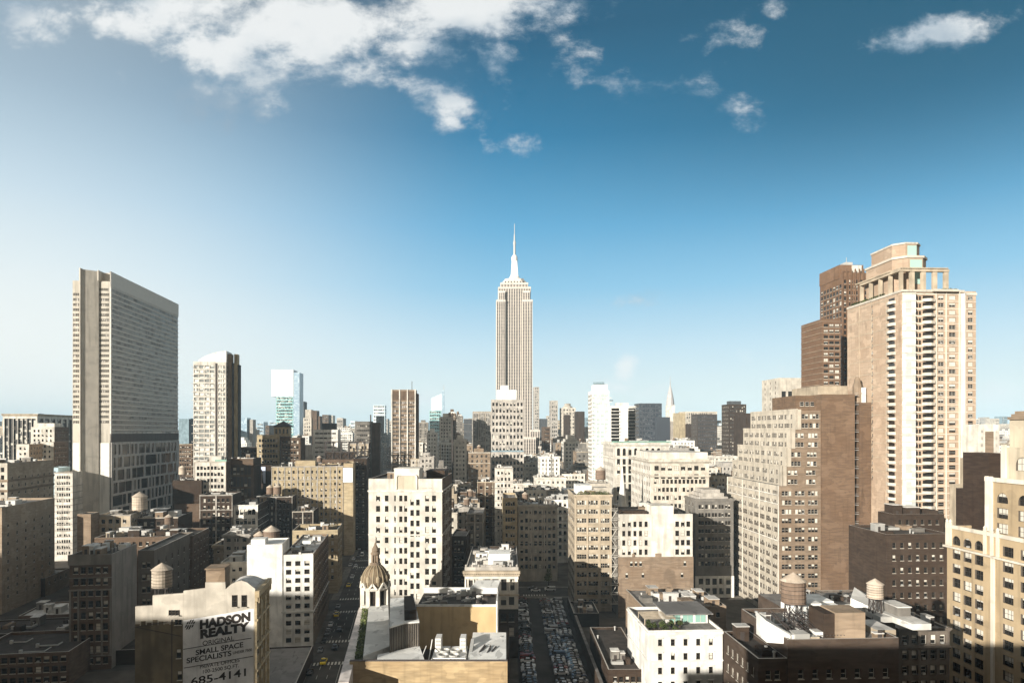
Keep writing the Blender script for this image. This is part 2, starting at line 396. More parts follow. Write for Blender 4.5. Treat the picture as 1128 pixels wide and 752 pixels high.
    def box(s, name, x0, x1, y0, y1, z0, z1, m=None, top=None):
        b = MB().box(x0, x1, y0, y1, z0, z1)
        ms = [m or s.wm]
        if top: ms.append(top); b.m[4] = 1
        return b.build(name, ms, s.root)
    def deco(s, seed, fl, t):
        rnd = random.Random(seed); k = rnd.choice((0, 1, 2, 3)); W_, L, H_ = s.W, s.L, s.H; m = rnd.choice([s.wm, wall('cream'), wall('sand'), wall('pale'), s.wm])
        b = MB(); z = H_-t-fl*rnd.choice((1, 2)); z += fl*.38
        while z > 6:
            if k != 3: b.box(-.22, W_+.22, -.24, -.004, z, z+.35); b.box(-.22, -.004, -.003, L, z, z+.35); b.box(W_+.004, W_+.22, -.003, L, z, z+.35)
            z -= fl*(1 if k == 0 else rnd.choice((3, 4, 5)))
        b.box(-.15, W_+.15, -.3, -.005, H_-.55, H_+.05)
        b.build('string_course', m, s.root)
        if k in (1, 3):
            b = MB(); n = max(2, int(W_/rnd.uniform(4, 8)))
            for i in range(n+1): x = W_*i/n; b.box(max(0, x-.3), min(W_, x+.3), -.2, -.003, 3, H_-.6)
            b.build('pilaster', m, s.root)
    def pipes(s, n, seed=0):
        rnd = random.Random(seed+3); z = s.zr
        for i in range(n):
            x = rnd.uniform(1, s.W-2); y = rnd.uniform(1, s.L-2); b = MB(); x1 = min(s.W-.6, x+rnd.uniform(2, 8)); y1 = min(s.L-.6, y+rnd.uniform(2, 8)); r = rnd.uniform(.12, .4)
            b.bar((x, y, z+.5), (x1, y, z+.5), r); b.bar((x1, y, z+.5), (x1, y1, z+.5), r); b.box(x-.4, x+.4, y-.4, y+.4, z+.003, z+1.2); b.build('duct', rnd.choice([GALV, METAL, ROOF_L]), s.root)
    def u(s, px, y=0.):       # local x of the point of the plane local y that projects to px
        Q = s.A+s.d*y; k = (px-CX)/FP
        return (k*Q.y-Q.x)/(s.r.x-k*s.r.y)
    def world(s, x, y, z=0.): p = s.A+s.r*x+s.d*y; return Vector((p.x, p.y, z))
    def clutter(s, n=5, seed=0, tank=0, ms=None, sm=1.):
        rnd = random.Random(seed+int(s.A.x)); W_, L, z = s.W, s.L, s.zr
        ms = ms or [s.wm, GALV, ROOF_L, wall('tan'), wall('grey')]
        used = []
        for i in range(n*3):
            if len(used) >= n: break
            w_ = rnd.uniform(1.2, 5)*sm; l_ = rnd.uniform(1.5, 6)*sm; h_ = rnd.uniform(.8, 3.2)*sm
            if w_ > W_-3 or l_ > L-3: continue
            x = rnd.uniform(1, W_-w_-1); y = rnd.uniform(1, L-l_-1)
            if any(x < b_ and x+w_ > a_ and y < d_ and y+l_ > c_ for a_, b_, c_, d_ in used): continue
            used.append((x, x+w_, y, y+l_))
            m = rnd.choice(ms); nm = 'bulkhead' if h_ > 2.2*sm else ('air_handler' if m in (GALV, ROOF_L) else 'skylight')
            b = MB().box(x, x+w_, y, y+l_, z+.003, z+h_)
            if nm == 'bulkhead': b.box(x-.12, x+w_+.12, y-.12, y+l_+.12, z+h_+.001, z+h_+.2, 1); b.box(x+w_*.3, x+w_*.3+.9, y-.06, y-.002, z+.004, z+2, 2)
            if nm == 'air_handler': b.box(x+.3, x+.3+w_*.3, y+l_*.3, y+l_*.6, z+h_+.002, z+h_+.4, 2)
            b.build(nm, [m, ROOF_L, METAL], s.root)
        for i in range(max(1, n//2)):
            x = rnd.uniform(1, W_-1); y = rnd.uniform(1, L-1); MB().lathe([(.25, z+.003), (.25, z+1.2), (.4, z+1.25), (.4, z+1.5), (.05, z+1.6)], 8, x, y).build('vent_pipe', GALV, s.root)
        if tank:
            for i in range(tank):
                x = rnd.uniform(3, max(3.1, W_-3)); y = rnd.uniform(3, max(3.1, L*.6)); tank_part(s.root, x, y, z, rnd.uniform(1.5, 2.1), rnd.uniform(2, 3.5))
def tank_shapes(r, leg):
    a = MB()
    for i in range(4):
        t = math.pi/4+i*math.pi/2; a.bar((r*.8*math.cos(t), r*.8*math.sin(t), 0), (r*.7*math.cos(t), r*.7*math.sin(t), leg), .11)
        t2 = t+math.pi/2; a.bar((r*.8*math.cos(t), r*.8*math.sin(t), leg*.1), (r*.7*math.cos(t2), r*.7*math.sin(t2), leg*.95), .05); a.bar((r*.8*math.cos(t2), r*.8*math.sin(t2), leg*.1), (r*.7*math.cos(t), r*.7*math.sin(t), leg*.95), .05)
    a.box(-r*.8, r*.8, -r*.8, r*.8, leg, leg+.25)
    h = r*1.9
    b = MB().lathe([(0, leg+.25), (r, leg+.25), (r*.97, leg+h)], 20)
    for k in range(6): z = leg+.5+(h-.6)*k/5; b.lathe([(r*1.02, z), (r*1.025, z+.07)], 20, m=1)
    c = MB().lathe([(r*1.08, leg+h), (r*.6, leg+h+r*.35), (0.02, leg+h+r*.72)], 20)
    return a, b, c
def tank_part(parent, x, y, z, r, leg):
    a, b, c = tank_shapes(r, leg)
    o = b.build('water_tank', [WOOD, METAL], parent, (x, y, z)); a.build('stand', METAL, o); c.build('tank_roof', WOODL, o)
def water_tower(x, y, z, r, leg, label, wood=None, rz=0, cap=None):
    e = empty('water_tower', (x, y, z), rz, label, 'water tower', 'rooftop water towers')
    a, b, c = tank_shapes(r, leg); a.build('stand', METAL, e); b.build('tank', [wood or WOOD, METAL], e); c.build('tank_roof', cap or WOODL, e)
    return e
def fire_escape(b, u0, u1, zs, m=None, face='front', yo=0.):
    mb = MB(); f = lambda x, y, z: (x, y, z) if face == 'front' else ((b.W-y, x, z) if face == 'right' else (y, x, z))
    for i, z in enumerate(zs):
        for k in (0, 1.0):
            mb.bar(f(u0, -1.2+yo, z+k), f(u1, -1.2+yo, z+k), .05); mb.bar(f(u0, -.05+yo, z+k), f(u0, -1.2+yo, z+k), .05); mb.bar(f(u1, -.05+yo, z+k), f(u1, -1.2+yo, z+k), .05)
        for k in range(5): y = -.2-k*.24+yo; mb.bar(f(u0, y, z), f(u1, y, z), .05)
        for k in range(6): x = u0+(u1-u0)*k/5; mb.bar(f(x, -1.2+yo, z), f(x, -1.2+yo, z+1), .03)
        if i+1 < len(zs):
            a, c = (u0+.3, u1-.3) if i % 2 else (u1-.3, u0+.3)
            mb.bar(f(a, -.5+yo, z), f(c, -.5+yo, zs[i+1]), .07); mb.bar(f(a, -.9+yo, z), f(c, -.9+yo, zs[i+1]), .07)
    mb.build('fire_escape', m or METAL, b.root)
# ================================================================== ground, streets
AVD = Vector(((450-CX)/FP, 1, 0)).normalized(); AVR = Vector((AVD.y, -AVD.x, 0)); AVA = math.atan2(AVR.y, AVR.x)
def AV(s, t, z=0.): p = AVR*s+AVD*t; return Vector((p.x, p.y, z))
m = MB(); m.poly([(-9000, -700, 0), (9000, -700, 0), (14000, 16000, 0), (-14000, 16000, 0)])
struct(m.build('ground', mat('ground', (.09, .078, .065), .95, 'asphalt')))
ASPH = mat('asphalt', (.075, .068, .06), .9, 'asphalt'); WALK = mat('concrete_walk', (.2, .18, .155), .9, 'roof'); PAINT = mat('road_paint', (.6, .58, .52), .8, 'plain')
def strip(name, s0, s1, t0, t1, z, m_, fr=AV, h=None):
    b = MB(); p = [fr(s0, t0), fr(s1, t0), fr(s1, t1), fr(s0, t1)]
    if h is None: b.poly([(q.x, q.y, z) for q in p])
    else: b.prism([(q.x, q.y) for q in p], z-h, z)
    return struct(b.build(name, m_))
strip('road', -33, -19.5, 60, 1900, .006, ASPH)
for (s0, s1) in ((-36.5, -33), (-19.5, -16.5)):
    for (t0, t1) in ((60, 248), (272, 318), (340, 420), (440, 1600)): strip('sidewalk', s0, s1, t0, t1, .14, WALK, h=.13)
XS = [(250, 270), (320, 338), (422, 438)]
for (t0, t1) in XS: strip('cross_street', -420, -33.02, t0, t1, .005, ASPH)
mk = MB()
def mark(s0, s1, t0, t1, z=.012): p = [AV(s0, t0), AV(s1, t0), AV(s1, t1), AV(s0, t1)]; mk.poly([(q.x, q.y, z) for q in p])
for t in range(70, 900, 9):
    if any(a-6 < t < b+2 for a, b in XS): continue
    for s_ in (-29.6, -26.3): mark(s_-.07, s_+.07, t, t+3.5)
mark(-23.1, -22.95, 70, 246); mark(-23.1, -22.95, 276, 314)
for (t0, t1) in XS:
    for tt in (t0-4.5, t1+1.2):
        for k in range(11): mark(-32.4+k*1.2, -31.8+k*1.2, tt, tt+3)
struct(mk.build('road_markings', PAINT))
def text(txt, size, name, m_, parent, loc, rot, shear=0., ext=.01, off=0., bold=0., sx=1.):
    c = bpy.data.curves.new(name, 'FONT'); c.body = txt; c.size = size; c.extrude = ext; c.shear = 0; c.align_x = 'LEFT'; c.offset = bold
    o = bpy.data.objects.new(name, c); COL.objects.link(o)
    dg = bpy.context.evaluated_depsgraph_get(); me = bpy.data.meshes.new_from_object(o.evaluated_get(dg)); bpy.data.objects.remove(o)
    for v_ in me.vertices: v_.co.x *= sx; v_.co.y += v_.co.x*shear
    me.materials.clear(); me.materials.append(m_)
    o = bpy.data.objects.new(name, me); COL.objects.link(o); o.parent = parent; o.location = loc; o.rotation_euler = rot
    return o
for ch, s_, t_ in (('A', -21.9, 195), ('F', -22.0, 214)):
    p = AV(s_, t_, .012); o = text(ch, 3.0, 'road_lettering', PAINT, None, p, (0, 0, AVA), ext=0.0, sx=.9)
    for v_ in o.data.vertices: v_.co.y *= 2.6
    struct(o)

# ================================================================== foreground: domed store block
YW = wall('yellow'); CREAM = wall('cream')
e = empty('domed_store', (-25, 215, 0), 0, 'long low store block of yellow brick with white roofs and a ribbed corner dome', 'building')
def loc(p): return (p[0]+25, p[1]-215)
def rp(px, py, z): Y = GY(py, z); return (PX(px, Y), Y)
FL = rp(385, 728, 19); FR_ = rp(559, 728, 19)
BLc = AV(-17, 252); BRc = (PX(561, 248), 248)
MB().prism([loc(p) for p in (FL, FR_, BRc, (BLc.x, BLc.y))], 0, 12, 0).build('lower_block', wall('umber'), e)
MB().prism([loc(p) for p in (FL, FR_, (FR_[0], FR_[1]+.8), (FL[0], FL[1]+.8))], 12.01, 19).build('front_wall', YW, e)
MB().prism([loc(p) for p in (FL, FR_, (FR_[0], FR_[1]+1.0), (FL[0], FL[1]+1.0))], 19.003, 19.2).build('coping', mat('dark_coping', (.12, .1, .09), .7, 'plain'), e)
A0 = AV(-17.2, 176); A1 = AV(-14.6, 176); A2 = AV(-14.6, 250); A3 = AV(-17.2, 250)
MB().prism([loc(p) for p in (A0, A1, A2, A3)], 0, 18.2).build('avenue_wall', mat('painted_cornice', (.66, .6, .56), .8, 'stone'), e)
mbx = MB()
for k in range(26):
    t_ = 178+k*2.8; a, b, c_, d_ = AV(-17.5, t_), AV(-17.21, t_), AV(-17.21, t_+1.5), AV(-17.5, t_+1.5); mbx.prism([loc(p) for p in (a, b, c_, d_)], 3+(k % 2)*0, 16.5)
mbx.build('pilaster', wall('cream'), e)
def slab(name, pts, z, th, m_, zs=None):      # pts in pixels at height z
    zz = zs or [z]*len(pts); P_ = [rp(x, y, q) for (x, y), q in zip(pts, zz)]
    return MB().prism([loc(p) for p in P_], z-th if zs is None else min(zs)-th, zz).build(name, m_, e)
slab('hedge_planter', [(391, 727), (399, 727), (405.5, 668), (400, 668)], 18.0, 5.9, ROOF_D)
slab('roof_slab', [(400, 722), (429.5, 711), (427.5, 662), (406.5, 666)], 19.5, 7.4, ROOF_W)
slab('roof_slab', [(415, 727.4), (468, 727.4), (462, 710.5), (416, 720.5)], 19, 6.9, ROOF_W)
# raised pavilion with ribbed metal front
pv = [(429, 690.5), (445, 685.5), (462, 684), (456, 657), (430, 659)]
P_ = [rp(x, y, 26) for x, y in pv]; lp = [loc(p) for p in P_]
MB().prism(lp, 12, 25.7).build('pavilion', mat('pavilion_wall', (.25, .22, .18), .7, 'stone'), e)
MB().prism([(x*1.0, y-.25 if i < 3 else y) for i, (x, y) in enumerate(lp)], 25.71, 26.1).build('pavilion_roof', ROOF_W, e)
b = MB()
for i in (0, 1):
    a, c_ = Vector(lp[i]), Vector(lp[i+1]); n_ = int((c_-a).length/.62)
    for k in range(n_): q = a+(c_-a)*(k+.5)/n_; b.box(q.x-.09, q.x+.09, q.y-.2, q.y+.0, 13, 25.5)
b.build('ribbed_cladding', METAL, e)
# higher rear store room: yellow wall, white parapet, small white sheds
y0 = GY(665, 26); XA = PX(459, y0); XB = PX(546.5, y0); y1 = y0+18
b = MB(); lx0, lx1 = XA+25, XB+25; ly0, ly1 = y0-215, y1-215
b.box(lx0, lx1, ly0, ly1, 12.01, 25.2); b.build('rear_hall', mat('yellow_render', (.50, .37, .20), .85, 'stone', .12), e)
b = MB(); b.box(lx0, lx1, ly1, ly1+.5, 12, 27.2); b.box(lx0, lx1, ly0, ly0+.35, 25.21, 25.9); b.box(lx1, lx1+.4, ly0, ly1+.5, 12, 27); b.build('parapet', ROOF_W, e)
MB().box(lx0, lx1, ly0+.4, ly1-.01, 25.21, 25.3).build('hall_roof', ROOF_D, e)
MB().prism([(lx1-9, ly1-5), (lx1+.2, ly1-5), (lx1+1, ly1+1.4), (lx1-7, ly1+1.4)], 26.2, [28.2, 28.2, 29.4, 29.4]).build('shed_roof', ROOF_W, e)
MB().box(lx1-8, lx1-.2, ly1-4, ly1-.2, 25.31, 28.1).build('shed', wall('umber'), e)
rn = random.Random(3)
for k in range(20):
    x = rn.uniform(lx0+1, lx1-4); y = rn.uniform(ly0+1, ly1-3); w_ = rn.uniform(.6, 2.6); h_ = rn.uniform(.5, 2)
    b = MB().box(x, x+w_, y, y+rn.uniform(.6, 2), 25.31, 25.3+h_)
    if k % 3 == 0: b.lathe([(.5, 25.4+h_), (.5, 25.8+h_), (.1, 25.9+h_)], 10, x+w_/2, y+.4, m=1)
    b.build('air_handler' if k % 2 else 'duct', [rn.choice([ROOF_W, GALV, METAL, wall('grey')]), METAL], e)
for k in range(8):
    x = rn.uniform(lx0+1, lx1-8); y = rn.uniform(ly0+1, ly1-2); b = MB(); b.bar((x, y, 26), (x+rn.uniform(2, 6), y+rn.uniform(-1, 2), 26+rn.uniform(0, 1)), .18); b.build('pipe', GALV, e)
slab('dark_bulkhead', [(445.5, 672), (459, 671), (455, 655.5), (445, 656)], 29, 3, wall('dark'))
# cooling plant in the light well
wx = lambda px, Y: PX(px, Y)+25
for (pa, pb) in ((474, 491.5), (493, 511.5)):
    Y_ = 188.; b = MB(); x0, x1 = wx(pa, Y_), wx(pb, Y_)
    b.box(x0, x1, -26.5, -13, 14.5, 17.8); b.box(x0+.2, x1-.2, -26.2, -25, 17.81, 17.95, 1)
    for q in range(2): b.lathe([(1.5, 17.81), (1.5, 18.5), (1.35, 18.5), (1.3, 18.0)], 14, (x0+x1)/2+(.9 if pa < 480 else -.9), -22.5+q*4.2, m=2)
    b.box(x0+.3 if pa < 480 else x1-1.9, x0+1.9 if pa < 480 else x1-.3, -18, -13.5, 17.82, 21.5, 0)
    for q in range(3): b.box((x0+.5 if pa < 480 else x1-1.7), (x0+1.7 if pa < 480 else x1-.5), -18.1, -18.01, 18.3+q*1.05, 18.9+q*1.05, 2)
    for q in range(2): b.box(x0+.8+q*(x1-x0-2.2), x0+1.4+q*(x1-x0-2.2), -26.55, -26.51, 15, 16.6, 1)
    b.build('cooling_unit', [mat('white_metal', (.72, .71, .68), .5, 'plain'), METAL, GALV], e)
b = MB()
for q in (0, 1.7): b.bar((wx(477, 188), -28+q*.4, 18.6+q*.2), (wx(513, 188), -28+q*.4, 18.6+q*.2), .14); 
for px in (476, 495, 513): b.bar((wx(px, 188), -28, 12.1), (wx(px, 188), -28, 19), .12)
b.bar((wx(468, 188), -27, 12), (wx(470, 188), -14, 20), .12); b.bar((wx(463, 188), -27, 18), (wx(466, 188), -20, 20), .1)
b.build('pipe_frame', mat('white_metal', (.72, .71, .68), .5, 'plain'), e)
b = MB(); b.bar((wx(516, 187), -27, 17), (wx(518, 187), -16, 20.5), .45); b.bar((wx(515.5, 187), -27, 14), (wx(516, 187), -27, 17.3), .45); b.build('duct', GALV, e)
slab('roof_slab', [(517, 727.4), (557.5, 727.4), (557.5, 696), (521, 696)], 19, 6.9, ROOF_W)
b = MB(); rn = random.Random(5)
pts = [(524, 712), (530, 699), (528, 716), (538, 700), (533, 715), (543, 702), (537, 716), (546, 705)]
for i in range(26):
    x_ = rn.uniform(522, 543); y_ = rn.uniform(703, 718); p0 = rp(x_, y_, 19.15); p1 = rp(x_+rn.uniform(3, 9), y_-rn.uniform(4, 10), 19.3)
    if p1[1] < 199: b.bar((*loc(p0), 19.12), (*loc(p1), 19.25), .13)
b.build('cable_coil', METAL, e)
MB().lathe([(.5, 19.02), (.5, 19.2)], 10, *loc(rp(552, 701, 19))).build('roof_drain', GALV, e)
# corner dome
dcx, dcy = PX(413.5, 246)+25, 246-215
dm = MB(); n = 8; rw_ = 4.5
for i in range(n):
    t_ = 2*math.pi*(i+.5)/n; a = (dcx+rw_*math.cos(t_), dcy+rw_*math.sin(t_)); dm.box(a[0]-.7, a[0]+.7, a[1]-.7, a[1]+.7, 17, 25.4)
dm.lathe([(4.95, 24.6), (5.3, 25.2), (5.1, 25.6), (4.3, 25.7)], 24, dcx, dcy); dm.lathe([(4.4, 16), (5.0, 16.2), (5.0, 19.3), (4.3, 19.5)], 24, dcx, dcy)
for i in range(n):     # small gables round the drum
    t_ = 2*math.pi*i/n; c_, s_ = math.cos(t_), math.sin(t_)
    for sg in (-1, 1):
        dm.bar((dcx+4.95*c_-sg*1.5*s_, dcy+4.95*s_+sg*1.5*c_, 25.2), (dcx+4.95*c_, dcy+4.95*s_, 27.2), .32)
dro = dm.build('dome_drum', wall('ivory'), e)
MB().lathe([(3.7, 18), (3.7, 24.8)], 16, dcx, dcy).build('drum_opening', wall('dark'), dro)
prof = [(4.35, 25.7), (4.75, 27), (4.7, 28.4), (4.3, 29.8), (3.6, 31.1), (2.7, 32.2), (1.7, 33.0)]
dom = MB().lathe(prof, 32, dcx, dcy).build('dome', mat('dome_metal', (.20, .15, .095), .6, 'stone', .4), e)
b = MB()
for i in range(16):
    t_ = 2*math.pi*i/16
    for (r0, z0), (r1, z1) in zip(prof, prof[1:]): b.bar((dcx+r0*math.cos(t_), dcy+r0*math.sin(t_), z0), (dcx+r1*math.cos(t_), dcy+r1*math.sin(t_), z1), .17)
for i in range(8):
    t_ = 2*math.pi*(i+.5)/8; b.lathe([(.75, 27.6), (.75, 28.9), (.45, 29.5), (.05, 29.8)], 8, dcx+4.45*math.cos(t_), dcy+4.45*math.sin(t_))
b.build('rib', mat('dome_rib', (.30, .245, .165), .6, 'stone', .3), dom)
b = MB().lathe([(1.9, 33), (2.0, 33.5), (1.5, 33.7), (1.5, 33.9)], 16, dcx, dcy)
for i in range(8): t_ = 2*math.pi*i/8; b.bar((dcx+1.25*math.cos(t_), dcy+1.25*math.sin(t_), 33.8), (dcx+1.1*math.cos(t_), dcy+1.1*math.sin(t_), 36.6), .2)
b.lathe([(1.6, 36.6), (1.7, 37), (1.2, 37.6), (1.3, 38.2), (.8, 39.3), (.45, 40), (.4, 40.4), (.12, 41), (.06, 43)], 14, dcx, dcy); b.build('lantern', wall('tan', 'stone'), e)
def leafy(name, boxes, n, s, m_, parent=None, seed=1):     # many leaf-sized faces in boxes / ellipsoids
    rn = random.Random(seed); b = MB()
    for (x0, x1, y0, y1, z0, z1) in boxes:
        for i in range(n):
            p = Vector((rn.uniform(x0, x1), rn.uniform(y0, y1), rn.uniform(z0, z1))); a = Vector((rn.gauss(0, 1), rn.gauss(0, 1), rn.gauss(0, 1))).normalized(); c_ = a.cross(Vector((rn.gauss(0, 1), rn.gauss(0, 1), 1))).normalized()
            q = s*rn.uniform(.6, 1.3); b.poly([p-a*q, p+c_*q*.6, p+a*q, p-c_*q*.6], 0 if rn.random() > .35 else 1)
    return b.build(name, m_, parent)
hb = []
for k in range(30):
    y_ = 726-k*2.0; z_ = 18.1; p = rp(395.2+k*.255, y_, z_); hb.append((p[0]-1.0, p[0]+1.0, p[1]-.9, p[1]+.9, 18.05, 18.7+.4*((k*7) % 3)))
o = leafy('hedge', hb, 90, .26, [LEAF, mat('pale_leaves', (.2, .22, .09), .8, 'roof', .4)], None, 4)
tag(o, 'long green hedge strip growing along the white roof edge beside the avenue', 'hedge')

# ================================================================== foreground: white office block and its neighbours
k_ = 275/FP
def u2(px): return (px-406)*k_*1.003
cols = [(414.3, 418.7), (424, 427.9), (434.3, 436), (439.8, 443.2), (445.2, 448.6)]
mid = [(452, 455.8), (458.4, 462.2)]; rt = [(468.2, 472.6), (475.8, 480.2)]
Ht = ZY(527, 275)
def rws(cs, y0, n, base, hh=6.3, dy=11.5):
    out = []
    for i in range(n):
        yt = y0+i*dy; z1 = ZY(yt, 275); z0 = z1-hh*k_
        if z0 < 3: break
        out.append((z0, z1, [(u2(a)-base, u2(b)-base) for a, b in cs], 0))
    return out[::-1]
b2 = Bld('office_block', 'large cream office block with a blank arched roof panel facing the street beside the dome', 406, 487, 527, 275, 38, vp=575, wallc='ivory',
    front=((0, u2(450.2), rws(cols, 545.4, 16, 0)), (u2(450.2), u2(465), rws(mid, 549.8, 15, u2(450.2))), (u2(465), None, rws(rt, 545.4, 16, u2(465)))),
    right=dict(n=8, fl=4.12, w=1.6, h=2.2, t=4), plainside='brown', sub=True, vb=655, blind=.3)
b2.band(ZY(541, 275), .45, .35, name='string_course'); b2.band(ZY(588.9, 275), .35, .2, name='string_course')
H2 = b2.H
b = MB(); b.box(u2(434), u2(461.5), .3, 12, H2-.9, ZY(517, 275)); b.box(u2(433.6), u2(462), .25, 12.2, ZY(517, 275)+.002, ZY(515.6, 275))
b.build('penthouse', b2.wm, b2.root)
b = MB(); c0, c1 = u2(436.5), u2(459); zb_, zt_ = ZY(538.5, 275), ZY(523, 275); r_ = .9; pts = []
for (cx_, cz_, a0) in ((c1-r_, zt_-r_, 0), (c0+r_, zt_-r_, 90)):
    for i in range(6): t_ = R(a0+18*i); pts.append((cx_+r_*math.cos(t_), cz_+r_*math.sin(t_)))
pts = [(c1, zb_)]+pts+[(c0, zb_)]
b.poly([(x, -.05, z) for x, z in pts][::-1]); b.build('blank_panel', mat('panel_render', (.5, .44, .34), .85, 'stone', .1), b2.root)
b = MB()
for (x0, z0), (x1, z1) in zip(pts, pts[1:]): b.bar((x0, -.15, z0), (x1, -.15, z1), .28)
b.build('panel_frame', b2.wm, b2.root)
b = MB(); b.box(u2(461.6), u2(483), .3, 9, H2-.9, ZY(530, 275)); o = b.build('stair_house', b2.wm, b2.root)
for px in (464.5, 467.2, 472.3):
    me, pm = window_mesh(.95, 1.9, 0, 'd', False); link('window', me, b2.root, (u2(px), .22, ZY(537, 275)))
b2.box('roof_hut', u2(465), u2(486), 12, 26, H2-.9, H2+2.6, wall('umber')); b2.clutter(5, 3)
fire_escape(b2, 4, 8, [H2-6-4.12*i for i in range(10)], G_FRAME_L, 'right'); fire_escape(b2, 14, 18, [H2-6-4.12*i for i in range(10)], G_FRAME_L, 'right')
Bld('apartment_house', 'tall dark brown house in deep shade right of the big cream office block', 497, 514, 590, 330, 25, vp=575, wallc='umber', front=dict(n=3, fl=3.6, w=1.1, h=1.8), vb=660)
# ornate block beside the parking lot
b3 = Bld('loft_building', 'ornate cream and brown loft block with heavy dentilled cornice beside the packed car park', 512, 571, 628, 246, 52, vp=560, wallc='umber',
    front=dict(n=6, fl=5.0, w=1.9, h=2.9, t=15.2, z0=3, mx=1.0), roof=ROOF_G, par=.8, sub=True, fm='d', vb=752, blind=.12)
fw = MB(); W3 = b3.W; H3 = b3.H   # pale top floors standing proud of the brown lower wall
rows = [(H3-12.2, H3-9.2, grid(W3, 20, n=6, w=1.9, h=2.9, mx=1.0)[0][2], 0), (H3-7.0, H3-2.9, grid(W3, 20, n=6, w=2.1, h=2.9, mx=1.0)[0][2], 0)]
rows = [(a-(H3-13.5), b_-(H3-13.5), us, 0) for a, b_, us, _ in rows]
facade(fw, (0, -.55, H3-13.5), (1, 0, 0), (0, -1, 0), W3, 13.5, rows, .5, 0, 0, 1)
fw.poly([(0, -.55, H3-13.5), (W3, -.55, H3-13.5), (W3, 0, H3-13.5), (0, 0, H3-13.5)]); fw.poly([(0, -.55, H3-13.5), (0, 0, H3-13.5), (0, 0, H3), (0, -.55, H3)]); fw.poly([(W3, -.55, H3-13.5), (W3, 0, H3-13.5), (W3, 0, H3), (W3, -.55, H3)])
fo = fw.build('upper_front', [wall('ivory'), G_CELL], b3.root)
b = MB()
for k in range(7): x = W3*k/6; x = min(max(x, .35), W3-.35); b.lathe([(.34, H3-7.4), (.3, H3-7), (.26, H3-3.2), (.36, H3-2.9)], 10, x, -.85)
b.build('column', wall('ivory'), fo)
b = MB(); b.box(-.6, W3+.6, -1.9, -.56, H3-.9, H3+.1); b.box(-.4, W3+.4, -1.5, -.57, H3-1.7, H3-1.2); 
for k in range(30): x = W3*k/29.; b.box(x-.16, x+.16, -1.7, -.58, H3-1.19, H3-.91)
b.box(-.3, W3+.3, -.9, -.56, H3-8.8, H3-8.2); b.build('cornice', wall('sand'), b3.root)
b = MB(); b.box(0, W3, -.5, .4, H3+.11, H3+1.3); 
for k in range(9): b.lathe([(.3, H3+1.31), (.45, H3+1.8), (.1, H3+2.2)], 8, .5+(W3-1)*k/8, -.1)
b.prism([(W3*.3, -.4), (W3*.7, -.4), (W3*.7, .3), (W3*.3, .3)], H3+1.31, H3+2.0); b.build('balustrade', wall('pale'), b3.root)
b3.pipes(5, 8); b3.clutter(22, 6, ms=[ROOF_W, GALV, wall('pale'), ROOF_L, wall('sand')], sm=.9)
b3.box('penthouse', 8, 16, 12, 22, b3.zr, b3.zr+4.5, ROOF_W)

# ================================================================== foreground left
bh = Bld('painted_sign_building', 'weathered cream block with a big painted realty sign filling its shaded wall', 149, 281, 648, 160, 14.5, vp=450, wallc='cream', ref='r', vb=752,
    right=dict(n=3, fl=5.2, w=1.9, h=3.2, t=3.5, mx=.7), par=.9, roof=ROOF_L, H=34.6, plainside='gold', sub=True, blind=.1)
Wh = bh.W; Yh = lambda px: bh.A.y+(bh.r.y)*bh.u(px)
zh = lambda px, py: EYE-(py-HY)*Yh(px)/FP
# stepped gable parapets above the sign wall, one clean outline
prof = [(149, 667.6), (168, 666.6), (168.1, 655.5), (202, 653), (202.1, 650.5), (226, 647.5), (226.1, 641), (248, 641), (248.5, 648.5), (254, 643.5), (260, 640.5), (266, 639), (272, 641), (277, 645), (281, 648)]
top = [(max(0, bh.u(a)), zh(a, b_)) for a, b_ in prof]
b = MB(); zb0 = 34.61
for (x0, z0), (x1, z1) in zip(top, top[1:]):
    if x1-x0 < .05 or min(z0, z1) < zb0: continue
    b.prism([(x0, -.02), (x1, -.02), (x1, .6), (x0, .6)], zb0, [z0, z1, z1, z0])
b.build('gable_parapet', bh.wm, bh.root)
b = MB(); b.box(bh.u(226), bh.u(247), .62, 5, 34.6-.9, zh(236, 627)); b.box(bh.u(225.5), bh.u(247.5), -.1, 5.2, zh(236, 627)+.003, zh(236, 627)+.3); b.build('chimney_block', wall('tan'), bh.root)
b = MB(); xx0 = bh.u(248); b.box(xx0, Wh-.02, .65, 14.2, 33.7, zh(262, 652)); b.build('rear_storey', bh.wm, bh.root)
b = MB(); zt = zh(262, 652); n_ = 8
for i in range(n_):
    a0 = i/n_; a1 = (i+1)/n_; f_ = lambda a: zt+1.3*math.sin(a*3.0+.6)*.8
    b.poly([(xx0+(Wh-xx0)*a0, .6, f_(a0)), (xx0+(Wh-xx0)*a1, .6, f_(a1)), (xx0+(Wh-xx0)*a1, 14.3, f_(a1)), (xx0+(Wh-xx0)*a0, 14.3, f_(a0))])
b.build('curved_roof', ROOF_L, bh.root)
b = MB(); b.box(Wh+.004, Wh+1.0, -.4, 14.4, 42.0, 43.4); b.box(Wh+.004, Wh+.6, -.2, 14.4, 41.0, 41.95)
for k in range(8): b.box(Wh+.61, Wh+.95, k*1.95, k*1.95+.5, 40.6, 41.9)
for k in range(4): b.box(Wh+.004, Wh+.45, k*4.7-.3, k*4.7+.3, 3, 40.9)
for z in (36.5, 30.2, 24.9): b.box(Wh+.005, Wh+.7, -.3, 14.4, z, z+.5)
b.build('cornice', wall('gold'), bh.root)
b = MB(); b.box(Wh-.01, Wh, .6, 14.3, 34.6, 42); b.build('attic_wall', wall('gold'), bh.root)
